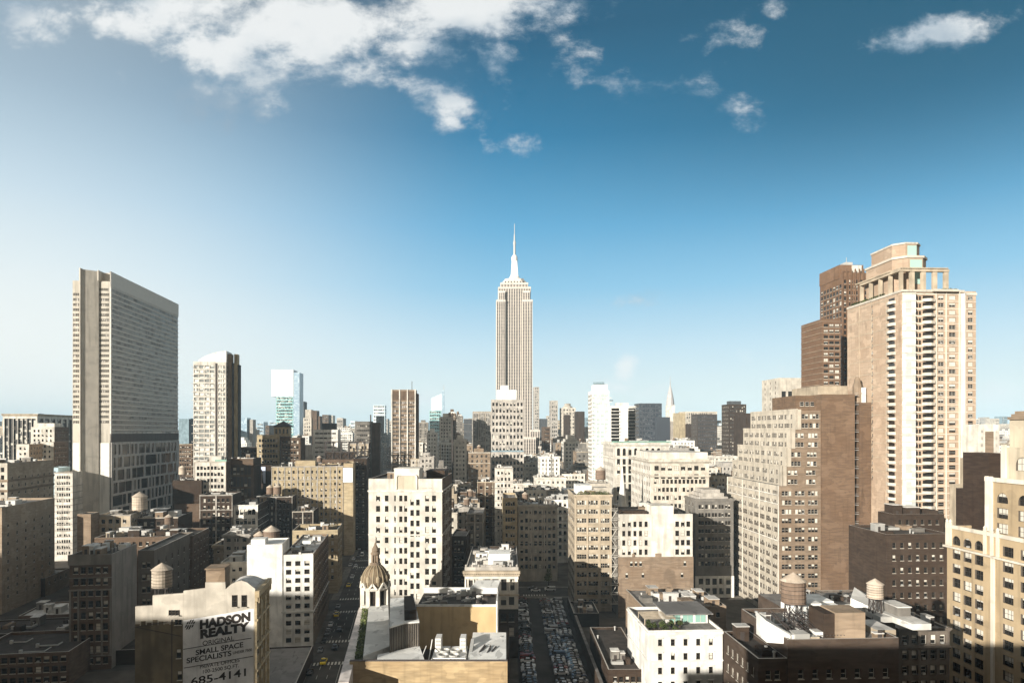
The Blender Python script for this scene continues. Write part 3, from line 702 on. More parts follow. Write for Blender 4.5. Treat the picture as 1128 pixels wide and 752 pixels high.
for px, w_, zc, n_ in ((255.5, .95, 657, 1), (266, .95, 656, 1)):
    me, pm = window_mesh(1.15, 2.7, 0, 'd', True); o = link('window', me, bh.root, (bh.u(px), -.05, zh(px, 668))); link('pane', pm, o, (0, 0, 0))
for (px, py) in ((186, 677), (190, 677), (194, 677), (193, 687.5), (197, 687.5)):
    me, pm = window_mesh(.62, 1.15, 0, 'd', True); o = link('window', me, bh.root, (bh.u(px), -.14, zh(px, py))); link('pane', pm, o, (0, 0, 0))
for (px, py) in ((195, 724), (196, 748)):
    me, pm = window_mesh(.9, 2.0, 1, 'd', True); o = link('window', me, bh.root, (bh.u(px), -.14, zh(px, py))); link('pane', pm, o, (0, 0, 0))
b = MB()
for (a, c_) in ((149, 185), (150, 200)):
    b.bar((bh.u(a), -.2, zh(a, 690)), (bh.u(c_), -.2, zh(c_, 684 if c_ < 190 else 700)), .05)
b.bar((bh.u(189.5), -.12, zh(189, 682)), (bh.u(189.5), -.12, zh(189, 752)), .08); b.build('wall_pipe', METAL, bh.root)
lw = MB(); lw.box(-.02, bh.u(201.5), -.12, -.004, 0, zh(175, 688)); [lw.box(bh.u(149+k*6.5), bh.u(149+k*6.5+5), -.11, -.005, zh(175, 688)+.002, zh(175, 688-(2, 5, 3, 6, 4, 1, 3, 2)[k])) for k in range(8)]; lw.build('brown_lower_render', mat('brown_render', (.17, .135, .085), .9, 'stone', .35), bh.root)  # darker brown sheet over the lower wall, uneven along its top edge
# the sign: painted panel and its lettering
sx0, sx1 = bh.u(201.2), bh.u(279.5); sh = -.0
zTL, zTR = zh(201.2, 683), zh(279.5, 670); shr = (zTR-zTL)/(sx1-sx0)
MB().poly  # (panel is one sheared sheet on the wall)
b = MB(); zB = 8.; b.prism([(sx0, -.05), (sx1, -.05), (sx1, -.003), (sx0, -.003)], zB, [zTL, zTR, zTR, zTL]); sg = b.build('painted_sign', mat('sign_paint', (.74, .73, .72), .85, 'stone', .2), bh.root)
INK = mat('sign_ink', (.035, .028, .024), .85, 'stone', .4)
def signtext(t, px, py, wpx, hpx, bold=0.):
    size = hpx*Yh(px)/FP/.70
    o = text(t, size, 'lettering', INK, sg, (0, 0, 0), (R(90), 0, 0), shear=shr, ext=.01, bold=bold*1.8+.012)
    w0 = max(v_.co.x for v_ in o.data.vertices); k = (bh.u(px+wpx)-bh.u(px))/w0
    for v_ in o.data.vertices: v_.co.y -= v_.co.x*shr; v_.co.x *= k; v_.co.y += v_.co.x*shr
    o.location = (bh.u(px), -.075, zh(px, py)); return o
signtext('HADSON', 220, 692, 56, 9, .085); signtext('REALTY', 220.5, 702.5, 54.5, 8.8, .085)
signtext('ORIGINAL', 223, 710.5, 35, 5); signtext('SMALL SPACE', 215.5, 721, 52.5, 5.6, .015); signtext('SPECIALISTS', 205.5, 730, 49.5, 5.6, .015); signtext('UNDER 7500', 256.5, 720, 21, 3.0)
signtext('PRIVATE OFFICES', 220, 735.8, 44, 3.9); signtext('100-2500 SQ.FT.', 222.5, 741.3, 41, 3.9); signtext('685-4141', 210, 754.5, 61, 8.4, .012)
b = MB()
for (a, ya, c_, yc) in ((202, 714.5, 277, 702), (203, 735, 279, 722)): b.bar((bh.u(a), -.07, zh(a, ya)), (bh.u(c_), -.07, zh(c_, yc)), .06)
kx = Yh(209)/FP; ex, ez = bh.u(209.3), zh(209.3, 687.5); r_ = 5.2*kx
for (o0, w_, h0) in ((-.62, .24, .62), (-.2, .24, 1.0), (.25, .24, 1.0), (.68, .24, .62)):
    for (f0, f1) in ((-1, -.12), (.12, 1)):
        za, zb_ = h0*f0*r_, h0*f1*r_; sl_ = .45
        b.poly([(ex+(o0-w_*.7)*r_+sl_*za, -.075, ez+za), (ex+(o0+w_*.7)*r_+sl_*za, -.075, ez+za+.12), (ex+(o0+w_*.7)*r_+sl_*zb_, -.075, ez+zb_+.12), (ex+(o0-w_*.7)*r_+sl_*zb_, -.075, ez+zb_)])
b.build('emblem', INK, sg)
water_tower(*bh.world(bh.u(171.5), 4.0)[:2], 33.8, 2.2, 10.2, 'wooden water tank on a tall open steel frame over the painted sign building', mat('sunlit_tank', (.4, .34, .27), .9, 'brick'), bh.ang)
MB().box(bh.u(170)-1, bh.u(213), 5.5, 12, 33.7, 37.4).build('roof_house', wall('tan'), bh.root)
for px in (176, 184, 192): me, pm = window_mesh(1.0, .9, 0, 'l', True); o = link('window', me, bh.root, (bh.u(px, 5.5), 5.46, 35.4)); link('pane', pm, o, (0, 0, 0))

rowsL1 = dict(n=5, fl=3.8, w=1.5, h=2.2, t=4.2, z0=1, mx=.8)
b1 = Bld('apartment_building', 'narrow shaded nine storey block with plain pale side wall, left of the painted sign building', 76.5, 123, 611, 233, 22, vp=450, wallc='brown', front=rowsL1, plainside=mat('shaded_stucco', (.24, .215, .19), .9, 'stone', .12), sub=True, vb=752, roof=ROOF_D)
b = MB(); b.box(-.3, b1.W+.15, -.5, -.003, b1.H-3.4, b1.H+.1); b.box(-.2, b1.W+.05, -.35, -.003, b1.H-12.1, b1.H-11.6); b.box(-.2, b1.W+.05, -.35, -.003, 4.5, 4.9); b.box(-.2, b1.W+.05, -.3, -.003, b1.H-7.9, b1.H-7.7)
for x in (0, 2.5, b1.W-3.3, b1.W-.6): b.box(x, x+.5, -.22, -.003, 5, b1.H-12.2)
b.build('cornice', mat('pale_terracotta', (.2, .18, .155), .8, 'stone'), b1.root)
b1.clutter(7, 2, ms=[ROOF_W, ROOF_L, wall('tan')])
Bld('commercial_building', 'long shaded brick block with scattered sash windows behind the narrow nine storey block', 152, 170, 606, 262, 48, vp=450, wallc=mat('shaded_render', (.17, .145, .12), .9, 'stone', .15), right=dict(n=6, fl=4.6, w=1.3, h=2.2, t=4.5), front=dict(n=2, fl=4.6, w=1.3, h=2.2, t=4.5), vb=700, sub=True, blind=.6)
Bld('low_block', 'low shaded row with square office windows along its top, at the lower left corner', -40, 76, 722, 215, 26, vp=450, wallc='brown', front=dict(n=12, fl=3.2, w=1.7, h=1.8, t=1.2, z0=.5, mx=.5), right=None, sub=False, vb=752, roof=ROOF_D)
q = Bld('low_block', 'dark flat-roofed block with a bright tan end wall, far left of the picture', -60, 50, 640, 330, 26, vp=430, wallc='umber', front=dict(n=9, fl=3.6, w=1.2, h=1.7), right=dict(n=4, fl=3.2, w=1.2, h=1.6), plainside='tan', vb=672, roof=ROOF_L); q.clutter(8, 3)
q = Bld('warehouse', 'low warehouse under a broad pale flat roof left of the nine storey building', 20, 82, 678, 268, 22, vp=430, wallc='brown', front=dict(n=6, fl=4, w=1.5, h=2), vb=700, roof=ROOF_L, par=.6); q.clutter(3, 8)
q = Bld('warehouse', 'dark roofed shed row with skylights in front of the pale warehouse roof', -50, 90, 700, 243, 20, vp=430, wallc='umber', front=dict(n=10, fl=4, w=1.5, h=2), vb=722, roof=ROOF_D, par=.5); q.clutter(9, 8)
q = Bld('low_block', 'small dark terrace squeezed between the nine storey block and the painted sign building', 120, 153, 716, 238, 20, vp=450, wallc='dark', front=dict(n=4, fl=3.3, w=1.2, h=1.4), vb=740, roof=ROOF_D)

# white block on the avenue with a blank taller end, and the low roof beside it
b4 = Bld('loft_building', 'white painted loft block on the avenue with a blank windowless tower end and silver roof', 311, 345, 610, 259, 52, vp=447, wallc='white', ref='r', vb=720,
    front=dict(n=3, k=1, fl=3.15, w=1.9, h=1.7, t=2.4, z0=1, mx=.6), right=dict(n=12, fl=3.15, w=1.7, h=1.8, t=2.2, z0=4), plainside=wall('tan'), roof=ROOF_L, sub=True)
b5 = Bld('stair_tower', 'blank white windowless tower end joined to the white painted loft block', 272, 311, 599, 257, 16, vp=447, wallc='white', ref='r', vb=700, par=.5, roof=ROOF_W)
b5.box('roof_hut', 1, 6, 2, 8, b5.zr, b5.zr+2.2, ROOF_W)
q = Bld('annex', 'low pale wing with a tiny window left of the blank white tower end', 243, 272, 618, 270, 20, vp=447, wallc='cream', ref='r', front=dict(n=3, fl=4, w=1.2, h=1.5), vb=660, roof=ROOF_L); q.clutter(5, 1)
b4.clutter(9, 9, ms=[ROOF_W, wall('grey'), GALV], sm=.7); b4.pipes(4, 4); b4.band(13, .5, .35, name='string_course')
for x, y, r_, wd, lb in ((b4.u(286, 62), 62, 2.6, WOOD, 'smaller wooden roof tank of the pair behind the white avenue block'), (b4.u(299, 62), 62, 3.6, WOOD, 'larger wooden roof tank of the pair behind the white avenue block')):
    p = b4.world(x, y); q0 = 80-(599-475)*p.y/FP; water_tower(p.x, p.y, q0-3, r_, 2.2, lb, wd)
s0 = -35.4
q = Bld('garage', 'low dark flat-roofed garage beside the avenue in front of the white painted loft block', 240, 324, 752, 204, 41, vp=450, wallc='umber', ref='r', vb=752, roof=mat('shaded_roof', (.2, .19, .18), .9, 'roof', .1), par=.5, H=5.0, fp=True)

# ================================================================== avenue, further along
Bld('corner_building', 'small yellow brick building with a white side panel on the avenue corner', 322, 372, 583, 345, 24, vp=450, wallc='gold', ref='r', front=dict(n=7, fl=3.4, w=1.2, h=1.8), right=dict(n=5, fl=3.4, w=1.2, h=1.8), roof=ROOF_D, vb=640).clutter(6, 1)
q = Bld('loft_building', 'wide sandy loft block of many small windows with a white billboard at its right corner', 299, 378, 513, 455, 36, vp=450, wallc='gold', ref='r', front=dict(n=15, fl=3.9, w=1.2, h=1.9, t=2.8, k=1, mx=.8), vb=592, roof=ROOF_G)
q.clutter(9, 3, tank=1)
q.box('penthouse', q.u(325), q.u(347), 1, 9, q.zr, ZY(507, 455), wall('gold'))
q2 = Bld('party_wall_block', 'plain sandstone coloured wall block carrying the white billboard beside the avenue', 378.5, 389, 510, 450, 30, vp=450, wallc='gold', ref='l', vb=592)
e_ = empty('billboard', (*q2.world(0, 0)[:2], 0), q2.ang, 'white billboard high on the plain sandy wall beside the avenue', 'billboard')
z0 = ZY(531, 450); z1 = ZY(515, 450); MB().box(-.3, q2.W-.2, -.5, -.2, z0, z1).build('poster', mat('poster_white', (.82, .83, .86), .6, 'plain', .05), e_); b = MB(); b.box(-.5, q2.W, -.19, -.01, z0-.3, z1+.3); b.build('frame', METAL, e_)
Bld('loft_building', 'tall dark block on the shaded avenue wall beside the billboard block', 389.5, 404, 505, 470, 60, vp=430, wallc='umber', front=dict(n=3, fl=3.6, w=1.2, h=1.9), vb=560, blind=.2)
q = Bld('loft_building', 'white arched-window frontage with dark side wall and roof house, behind the twin tanks', 257, 284, 556, 400, 40, vp=450, wallc='white', front=dict(n=5, fl=5.5, w=1.9, h=3.2, arch=1, t=2.4), right=dict(n=9, fl=3.6, w=1.1, h=1.7), plainside='umber', vb=590, roof=ROOF_D); q.clutter(5, 5)
for px, r_, lb in ((297.5, 2.3, 'left of two small wooden tanks on the dark side block above the avenue'), (305.5, 2.5, 'right of two small wooden tanks on the dark side block above the avenue')):
    Y_ = 440; water_tower(PX(px, Y_), Y_, ZY(547, Y_), r_, 1.6, lb)
Bld('apartment_house', 'dark chunky block carrying two small wooden tanks above the avenue', 286, 322, 547, 432, 34, vp=450, wallc='umber', front=dict(n=7, fl=3.7, w=1.1, h=1.7), vb=600, roof=ROOF_D, blind=.5)
Bld('apartment_house', 'small dark block right of the twin roof tanks', 322, 345, 563, 420, 26, vp=450, wallc='dark', front=dict(n=4, fl=3.7, w=1.1, h=1.7), vb=600, roof=ROOF_D).clutter(6, 6)
# ================================================================== car park and the blocks round it
LTD = Vector(((556-CX)/FP, 1, 0)).normalized(); LTR = Vector((LTD.y, -LTD.x, 0)); LTA = math.atan2(LTR.y, LTR.x)
def LT(s, t, z=0.): p = LTR*s+LTD*t; return Vector((p.x, p.y, z))
strip('car_park', 4.5, 28.4, 170, 334, .007, mat('car_park_asphalt', (.05, .046, .042), .9, 'asphalt'), LT)
strip('cross_street', -14, 120, 338, 356, .007, ASPH, LT)
for (t0, t1) in ((334, 338), (356, 359)): strip('sidewalk', -14, 120, t0, t1, .14, WALK, LT, .13)
mk = MB()
for k in range(9):
    a, b_, c_, d_ = LT(9+k*1.3, 339), LT(9.6+k*1.3, 339), LT(9.6+k*1.3, 342), LT(9+k*1.3, 342); mk.poly([(p.x, p.y, .014) for p in (a, b_, c_, d_)])
struct(mk.build('road_markings', PAINT))
q = Bld('garden_wall', 'long dark boundary wall running beside the packed car park', 665, 669, 742, 200, 118, vp=556, wallc='umber', H=5, par=0, vb=752, cat='wall'); 
q = Bld('low_building', 'low dark flat-roofed building behind the car park wall', 670, 712, 742, 208, 45, vp=556, wallc='umber', front=dict(n=5, fl=3.4, w=1.2, h=1.6, z0=1), par=.8, vb=752, roof=ROOF_D, H=9); q.clutter(4, 3)
q = Bld('low_building', 'dark low building at the foot of the slender roof garden loft tower', 632, 660, 675, 285, 20, vp=556, wallc='dark', front=dict(n=6, fl=3.4, w=1.2, h=1.6), left=None, par=.8, vb=700, roof=ROOF_D); q.clutter(5, 3)
# loft tower with roof garden
b6 = Bld('loft_tower', 'slender brick loft tower with triple windows and a leafy roof garden beside the car park', 633, 674, 545, 310, 32, vp=556, wallc='sand', sub=True, dep=.3,
    front=dict(n=3, k=4, fl=4.0, w=.95, h=1.9, gap=.12, mx=.6, t=2.4, z0=2), left=dict(n=5, k=3, fl=4.0, w=1.1, h=1.9, gap=.15, mx=1, t=2.4, z0=2), vb=690, fm='l', blind=.42, par=.6)
b = MB()
for k in range(14): b.box(-.12, b6.W+.12, -.13, -.003, b6.H-2.0-4*k, b6.H-1.6-4*k)
for x in (0, b6.W/3-.1, b6.W*2/3-.1, b6.W-.7): b.box(x, x+.6, -.2, -.004, 0, b6.H)
b.build('pier', wall('sand'), b6.root); b6.band(b6.H-.5, .7, .4)
hb = [(rn.uniform(.5, b6.W-2), 0, 0, 0, 0, 0) for _ in range(1)]
bx = []
for k in range(26):
    x = .8+(b6.W-3)*k/25; bx.append((x, x+1.2, .9, 2.4, b6.zr, b6.zr+1.2+.9*((k*5) % 4)/2))
o = leafy('roof_garden', [tuple(v_) for v_ in bx], 40, .3, [MATS[[k for k in MATS if k[0] == 'pale_leaves'][0]], LEAF], None, 8)
o.location = b6.world(0, 0); o.rotation_euler = (0, 0, b6.ang); tag(o, 'pale green planting along the roof edge of the slender loft tower', 'roof garden')
b6.box('penthouse', 2, 9, 12, 24, b6.zr, b6.zr+4, ROOF_W); b6.box('bulkhead', 10, 16, 8, 16, b6.zr, b6.zr+3.2, wall('cream')); b6.clutter(4, 8)
# shaded block closing the car park view
b7 = Bld('loft_building', 'shadowed loft block with pale end bays facing the end of the car park', 571, 614, 556, 372, 26, vp=540, wallc='cream', front=dict(n=8, fl=4.1, w=1.5, h=2.2, t=3, z0=3, mx=.6), vb=642, blind=.25, roof=ROOF_G, cornice=(.8, .6)); b7.clutter(7, 2, tank=1)
q = Bld('apartment_house', 'thin tan apartment house left of the shadowed loft block at the car park end', 554, 570, 548, 366, 30, vp=540, wallc='gold', front=dict(n=2, k=2, fl=4.1, w=1.2, h=2.0), vb=620)
q = Bld('apartment_house', 'grey narrow house with paired windows behind the ornate corniced block', 514, 532, 565, 350, 26, vp=560, wallc='grey', front=dict(n=2, k=1, fl=4.1, w=1.3, h=2.0), vb=610)
q = Bld('apartment_house', 'white narrow slab with single windows rising behind the thin tan apartment house', 545, 565, 515, 430, 20, vp=550, wallc='ivory', front=dict(n=4, k=1, fl=3.9, w=1.2, h=1.9), vb=560); q.clutter(3, 3)
# white-topped block with brown lower wall
b8 = Bld('loft_building', 'white loft block with blank centre and brown brick lower wall above the terrace house', 681, 763, 566, 300, 30, vp=540, wallc='ivory', sub=True, dep=.3, vb=650, blind=.25,
    front=((0, 14.5, dict(n=5, fl=4.0, w=1.3, h=2.3, t=3.2, z0=17, mx=1.2)), (14.5, 23.7, None), (23.7, None, dict(n=3, fl=4.0, w=1.6, h=2.3, t=3.2, z0=17, mx=.7))), left=dict(n=7, fl=4, w=1.3, h=2.2), plainside='grey')
b8.box('lift_tower', 14.4, 24, -.15, 12, 22, ZY(557, 300), b8.wm); b = MB(); b.box(-.1, b8.W+.2, -.55, -.16, 0, 26.0)
for (x0, x1) in ((16, 18.5), (6, 7)): b.box(x0, x1, -.5, -.16, 26.01, 27.5)
o = b.build('brick_lower_wall', wall('rose'), b8.root); b8.clutter(6, 1); b8.box('roof_hut', 2, 13, 3, 9, b8.zr, b8.zr+2, wall('umber'))
for x in (5, 7, 9, 28.2): me, pm = window_mesh(1.1, 2.0, 1, 'd', False); link('window', me, o, (x, -.58, 22.2))
for x in (3, 10, 27): me, pm = window_mesh(1.1, 2.0, 1, 'd', False); link('window', me, o, (x, -.58, 17.2))
fire_escape(b8, -3.5, -.5, [6+4*i for i in range(11)], G_FRAME_L)
Bld('church', 'slate-roofed church body behind the white loft block with a tall white stone spire', 676, 702, 572, 352, 22, vp=540, wallc='white', front=dict(n=3, fl=9, w=1.2, h=4, arch=1, t=2), vb=572, cat='church', par=.4)
ch = BUILT[-1]
b = MB(); cx_, cy_ = 5, 3; zt = ch.H; b.box(cx_-2.6, cx_+2.6, cy_-2.6, cy_+2.6, zt-.1, zt+5); b.build('belfry', wall('white'), ch.root)
b = MB().lathe([(2.9, zt+5), (2.3, zt+7), (.1, zt+26.5)], 8, cx_, cy_, ph=R(22.5)); [b.lathe([(.4, zt+5), (.35, zt+7), (.03, zt+9.5)], 4, cx_+sx*2.3, cy_+sy*2.3) for sx in (-1, 1) for sy in (-1, 1)]
b.build('spire', wall('white'), ch.root)
# roof terrace house
b9 = Bld('terrace_house', 'white stucco house with five windows per floor and a planted roof terrace', 700, 770, 692, 200, 48, vp=523, wallc='white', sub=True, vb=752, par=.9, roof=ROOF_G, fm='d', blind=.15,
    front=dict(n=5, fl=4.05, w=1.15, h=1.85, t=2.6, z0=1, mx=1.0)) if False else Bld('terrace_house', 'white stucco house with five windows per floor and a planted roof terrace', 714, 796, 694, 200, 27, vp=523, wallc='white', sub=True, vb=752, par=.9, roof=ROOF_G, fm='d', blind=.15,
    front=dict(n=5, fl=4.05, w=1.15, h=1.85, t=2.6, z0=1, mx=1.6))
b9.band(b9.H-1.0, .5, .35); b9.band(b9.H-9.0, .25, .2, name='string_course')
b = MB()
for i in range(5):
    c_ = 1.6+(b9.W-3.2)/5*(i+.5)
    for k in range(4): b.box(c_-.85, c_+.85, -.3, -.003, b9.H-2.4-4.05*k, b9.H-2.15-4.05*k)
b.build('window_hood', wall('white'), b9.root)
zr = b9.zr; W9 = b9.W
b = MB(); b.box(W9-13.5, W9-1.0, 10, 20, zr, zr+2.9); b.build('garden_room', wall('white'), b9.root)
b = MB(); b.box(W9-14.3, W9+.2, 8.4, 24, zr+2.95, zr+3.3); b.build('flat_canopy', mat('lead_roof', (.2, .19, .18), .7, 'roof', .1), b9.root)
for k in range(3): x = W9-12.6+k*3.9; b = MB(); b.box(x, x+3.1, 9.9, 9.97, zr+.3, zr+2.7, 0); b.box(x+1.5, x+1.6, 9.85, 9.9, zr+.3, zr+2.7, 1); b.build('garden_door', [glassmat('green_glass', (.25, .42, .36), .2), G_FRAME_L], b9.root)
for k in range(6): x = 1.5+k*1.6; b9.box('planter', x, x+1.2, 1.6, 2.6, zr+.003, zr+.6, wall('umber'))
b = MB()
for (x, y) in ((.5, 14), (.5, 6), (9.5, 6), (9.5, 14)): b.bar((x, y, zr), (x, y, zr+2.6), .1)
for k in range(9): b.bar((.3, 6+k, zr+2.65), (9.8, 6+k, zr+2.65), .07)
b.build('pergola', wall('sand'), b9.root)
rn = random.Random(12)
for k in range(14):      # potted shrubs on the terrace
    x = rn.uniform(1.5, 11.5); y = rn.uniform(1.5, 9); h = rn.uniform(1.1, 2.8); rr = rn.uniform(.5, 1.0); w0 = b9.world(x, y, zr)
    kind = 'tall narrow' if h > 2 else 'low bushy'
    e_ = empty('potted_shrub', w0, 0, f'{kind} potted shrub among those crowding the roof terrace of the white stucco house', 'shrub', f'{kind} potted shrubs on the roof terrace')
    MB().lathe([(.25, .0), (.35, .5), (.3, .5)], 10).build('pot', wall('umber'), e_)
    b = MB(); b.bar((0, 0, .4), (0, 0, h*.6), .05); b.build('stem', wall('umber'), e_)
    leafy('foliage', [(-rr*.6, rr*.6, -rr*.6, rr*.6, .6, h), (-rr, rr, -rr, rr, .7, h*.75)], 110, .2, [LEAF, LEAF2], e_, k)
q = Bld('low_building', 'jumbled low roofs and decks directly behind the planted roof terrace', 708, 800, 668, 231, 26, vp=523, wallc='tan', front=dict(n=8, fl=3.8, w=1.2, h=1.6), par=.5, vb=670, roof=ROOF_G); q.clutter(12, 4)
# grey block with white arcade beneath
b10 = Bld('apartment_building', 'grey brick apartment block above a white arcaded ground floor beside the stepped tower', 766, 808, 549, 335, 26, vp=530, wallc='grey', front=dict(n=5, k=2, fl=3.9, w=1.15, h=1.9, z0=12, t=3), left=dict(n=4, fl=3.9, w=1.15, h=1.9, z0=12), vb=655, blind=.4, cornice=(.7, .5))
b = MB(); fr = []; facade(b, (-.2, -.25, 0), (1, 0, 0), (0, -1, 0), b10.W+.4, 10.5, grid(b10.W+.4, 10.5, n=5, fl=4.6, w=2.2, h=3, t=1.2, z0=.5), .2, 0, 0, 1); b.poly([(-.2, -.25, 10.5), (b10.W+.2, -.25, 10.5), (b10.W+.2, 0, 10.5), (-.2, 0, 10.5)]); b.build('arcade', [wall('white'), G_CELL], b10.root)
b10.clutter(7, 3)
for i in range(3): b10.box('penthouse', 2+i*1.6, b10.W-2-i*1.6, 2+i, 20, b10.zr+i*1.7+.003, b10.zr+(i+1)*1.7, wall('pale'))

# ================================================================== stepped tan tower
X0, Yt, Dp = 858, 295, 64
front_rows = dict(n=2, k=3, fl=3.88, w=1.35, h=1.9, gap=.12, mx=.5, t=2.2, z0=2)
lo = dict(n=9, k=2, fl=3.88, w=1.5, h=1.9, gap=.15, mx=.6, t=2.2, z0=2)
def tierW(x): return x
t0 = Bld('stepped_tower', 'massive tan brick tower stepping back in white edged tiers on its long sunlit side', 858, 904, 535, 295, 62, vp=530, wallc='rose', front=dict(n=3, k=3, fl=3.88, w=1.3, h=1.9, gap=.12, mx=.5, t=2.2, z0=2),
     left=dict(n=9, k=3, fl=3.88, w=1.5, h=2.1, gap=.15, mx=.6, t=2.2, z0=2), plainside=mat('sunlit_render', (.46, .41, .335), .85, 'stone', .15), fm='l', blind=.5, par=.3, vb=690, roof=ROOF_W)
root = t0.root; W0 = t0.u(904)
def tier(pxl, ybot, ytop, inset):
    x0 = t0.u(pxl); zb_, zt_ = ZY(ybot, 295), ZY(ytop, 295); H_ = zt_-zb_
    b = MB(); L_ = 62-inset
    rf = grid(W0-x0, H_, n=2, k=3, fl=3.88, w=1.3, h=1.9, gap=.12, mx=.4, t=1.5, z0=.1); rl = grid(L_, H_, n=8, k=3, fl=3.88, w=1.5, h=2.0, gap=.15, mx=.5, t=1.5, z0=.1)
    facade(b, (x0, 0, zb_), (1, 0, 0), (0, -1, 0), W0-x0, H_, rf, .3, 0, 2, None); facade(b, (x0, L_, zb_), (0, -1, 0), (-1, 0, 0), L_, H_, rl, .3, 1, 2, None)
    b.poly([(x0, 0, zt_), (W0, 0, zt_), (W0, L_, zt_), (x0, L_, zt_)], 3); b.poly([(x0, L_, zb_), (x0, L_, zt_), (W0, L_, zt_), (W0, L_, zb_)], 1)
    b.box(x0-.15, x0+.25, -.15, L_, zt_+.002, zt_+.8, 1); b.box(x0-.01-.3, x0+1.7, -.25, -.003, zb_, zt_+.5, 1); b.box(x0-.6, x0-.004, -.25, 3.4, zb_, zt_+.5, 1)
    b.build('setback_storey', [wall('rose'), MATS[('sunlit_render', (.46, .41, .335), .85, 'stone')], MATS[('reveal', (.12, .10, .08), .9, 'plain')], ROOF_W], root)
    i = 0
    for rows, O, ud, nd_, ang in ((rf, (x0, 0, zb_), (1, 0, 0), (0, -1, 0), 0), (rl, (x0, L_, zb_), (0, -1, 0), (-1, 0, 0), -90)):
        for (a, b__, us, _) in rows:
            for (p, r_) in us:
                var = 0 if rn.random() > .5 else rn.choice((1, 2, 3)); me, _m = window_mesh(r_-p, b__-a, var, 'l', False)
                link('window', me, root, Vector(O)+Vector(ud)*p-Vector(nd_)*.3+Vector((0, 0, a)), R(ang))
for (pxl, yb, yt, ins) in ((862, 535, 514, 3), (867, 514, 494, 5), (871.5, 494, 473, 8), (878, 473, 452, 11)): tier(pxl, yb-.2, yt, ins)
u_ = t0.u
b = MB(); [b.box(-.25, -.004, 0, 62, z_, z_+.5) for z_ in (t0.H-8.0, t0.H-4.1, t0.H-23.5)]; [b.box(-.2, t0.W*.0, y_, y_+.5, 2, t0.H) for y_ in (.0, 20.5, 41, 61.3)]; b.build('string_course', wall('ivory'), root)
TB = mat('tan_brick_blank', (.150, .100, .066), .88, 'brick', .22)
t0.box('brick_stack', u_(904), u_(940), -1.2, 30, 0, ZY(434, 294), TB)
t0.box('brick_stack', u_(945), u_(969), -1.2, 34, 0, ZY(443, 294), TB)
t0.box('recess_wall', u_(940)+.003, u_(945)-.003, 2, 28, 0, ZY(440, 294), wall('dark'))
b = MB()
for k in range(24): z = 6+k*3.88; b.box(u_(940)+.05, u_(945)-.05, -.9, 2, z, z+.18); b.bar((u_(940)+.1, -.9, z+1), (u_(945)-.1, -.9, z+1), .05)
b.build('fire_escape', GALV, root)
b = MB(); rr = grid(u_(987)-u_(969), ZY(455, 297), n=1, k=3, fl=3.88, w=1.5, h=2.0, gap=.15, mx=.4, t=2, z0=2); facade(b, (u_(969)+.01, .5, 0), (1, 0, 0), (0, -1, 0), u_(987)-u_(969), ZY(455, 297), rr, .3, 0, 0, 1)
b.box(u_(969)+.02, u_(987), .82, 25, 0, ZY(455, 297)); b.build('window_wing', [wall('rose'), G_CELL], root)
t0.box('upper_block', u_(878)+2, u_(904)+4, 6, 30, ZY(452, 295)+.01, ZY(436, 305), TB); t0.box('upper_block', u_(904)+.3, u_(938), 3, 28, ZY(434, 294)+.003, ZY(425, 300), wall('sand'))
for x in (4, 6.3, 8.6): me, pm = window_mesh(1.7, 1.8, 0, 'l', False); link('window', me, root, (u_(878)+x, 5.97, ZY(447, 301)))
b = MB().lathe([(1.9, ZY(443, 294)), (1.9, ZY(424, 294)), (1.3, ZY(420, 294)), (1.2, ZY(417, 294)), (.6, ZY(414, 294))], 8, u_(948.5), 3, ph=R(22.5)); b.build('chimney_turret', wall('tan', 'stone'), root)
t0.box('stack_cap', u_(951), u_(956), 1.5, 4, ZY(443, 294)+.003, ZY(426, 294), ROOF_W)
# tower behind it with dark slot windows
q = Bld('residential_tower', 'cream tower top with black slot windows behind the stepped tan tower', 858, 890, 416, 520, 30, vp=515, wallc='cream', mode='cell', front=dict(n=4, k=1, fl=15, w=3.2, h=9, t=10, z0=75), left=dict(n=3, fl=4, w=1, h=2, z0=75), vb=460, cell=G_DARK, par=.6)

# ================================================================== brown twin slabs
BR = mat('brown_brick_tower', (.165, .100, .062), .85, 'brick', .12)
a1 = Bld('brown_tower', 'lower ribbed brown slab tower at the outer edge of the dark pair', 906, 926, 352, 400, 24, vp=523, wallc=BR, mode='cell', front=dict(n=3, k=1, fl=3.3, w=2.6, h=1.9, gap=.2, mx=.4, t=3, z0=60), vb=436, cell=G_CELL, par=.5, L_=0) if False else \
     Bld('brown_tower', 'lower ribbed brown slab tower at the outer edge of the dark pair', 906, 926, 351, 400, 26, vp=523, wallc=BR, front=dict(n=3, k=1, fl=3.3, w=2.6, h=1.9, gap=.2, mx=.4, t=3, z0=80), vb=436, par=.5, blind=.4)
b = MB()
for k in range(28): b.box(-.3, -.003, 0, 26, a1.H-3.3*k-1.6, a1.H-3.3*k-1.15); b.box(-.2, a1.W, -.12, -.003, a1.H-3.3*k-1.6, a1.H-3.3*k-1.3)
b.build('floor_rib', wall('tan'), a1.root)
a2 = Bld('brown_tower', 'taller dark brown slab tower with toothed parapet behind the balconied tower', 928, 974, 300, 430, 28, vp=523, wallc=BR, front=dict(n=8, k=1, fl=3.5, w=2.3, h=2.3, gap=.2, mx=.6, t=4.5, z0=90), left=dict(n=7, fl=3.5, w=2.6, h=2.3, mx=.6, t=7, z0=90), vb=436, par=.5, blind=.3)
b = MB()
for k in range(11): x = a2.W*k/10; b.box(x-.35, x+.35, -.7, -.003, 80, a2.H+2.2)
b.build('pier', BR, a2.root)
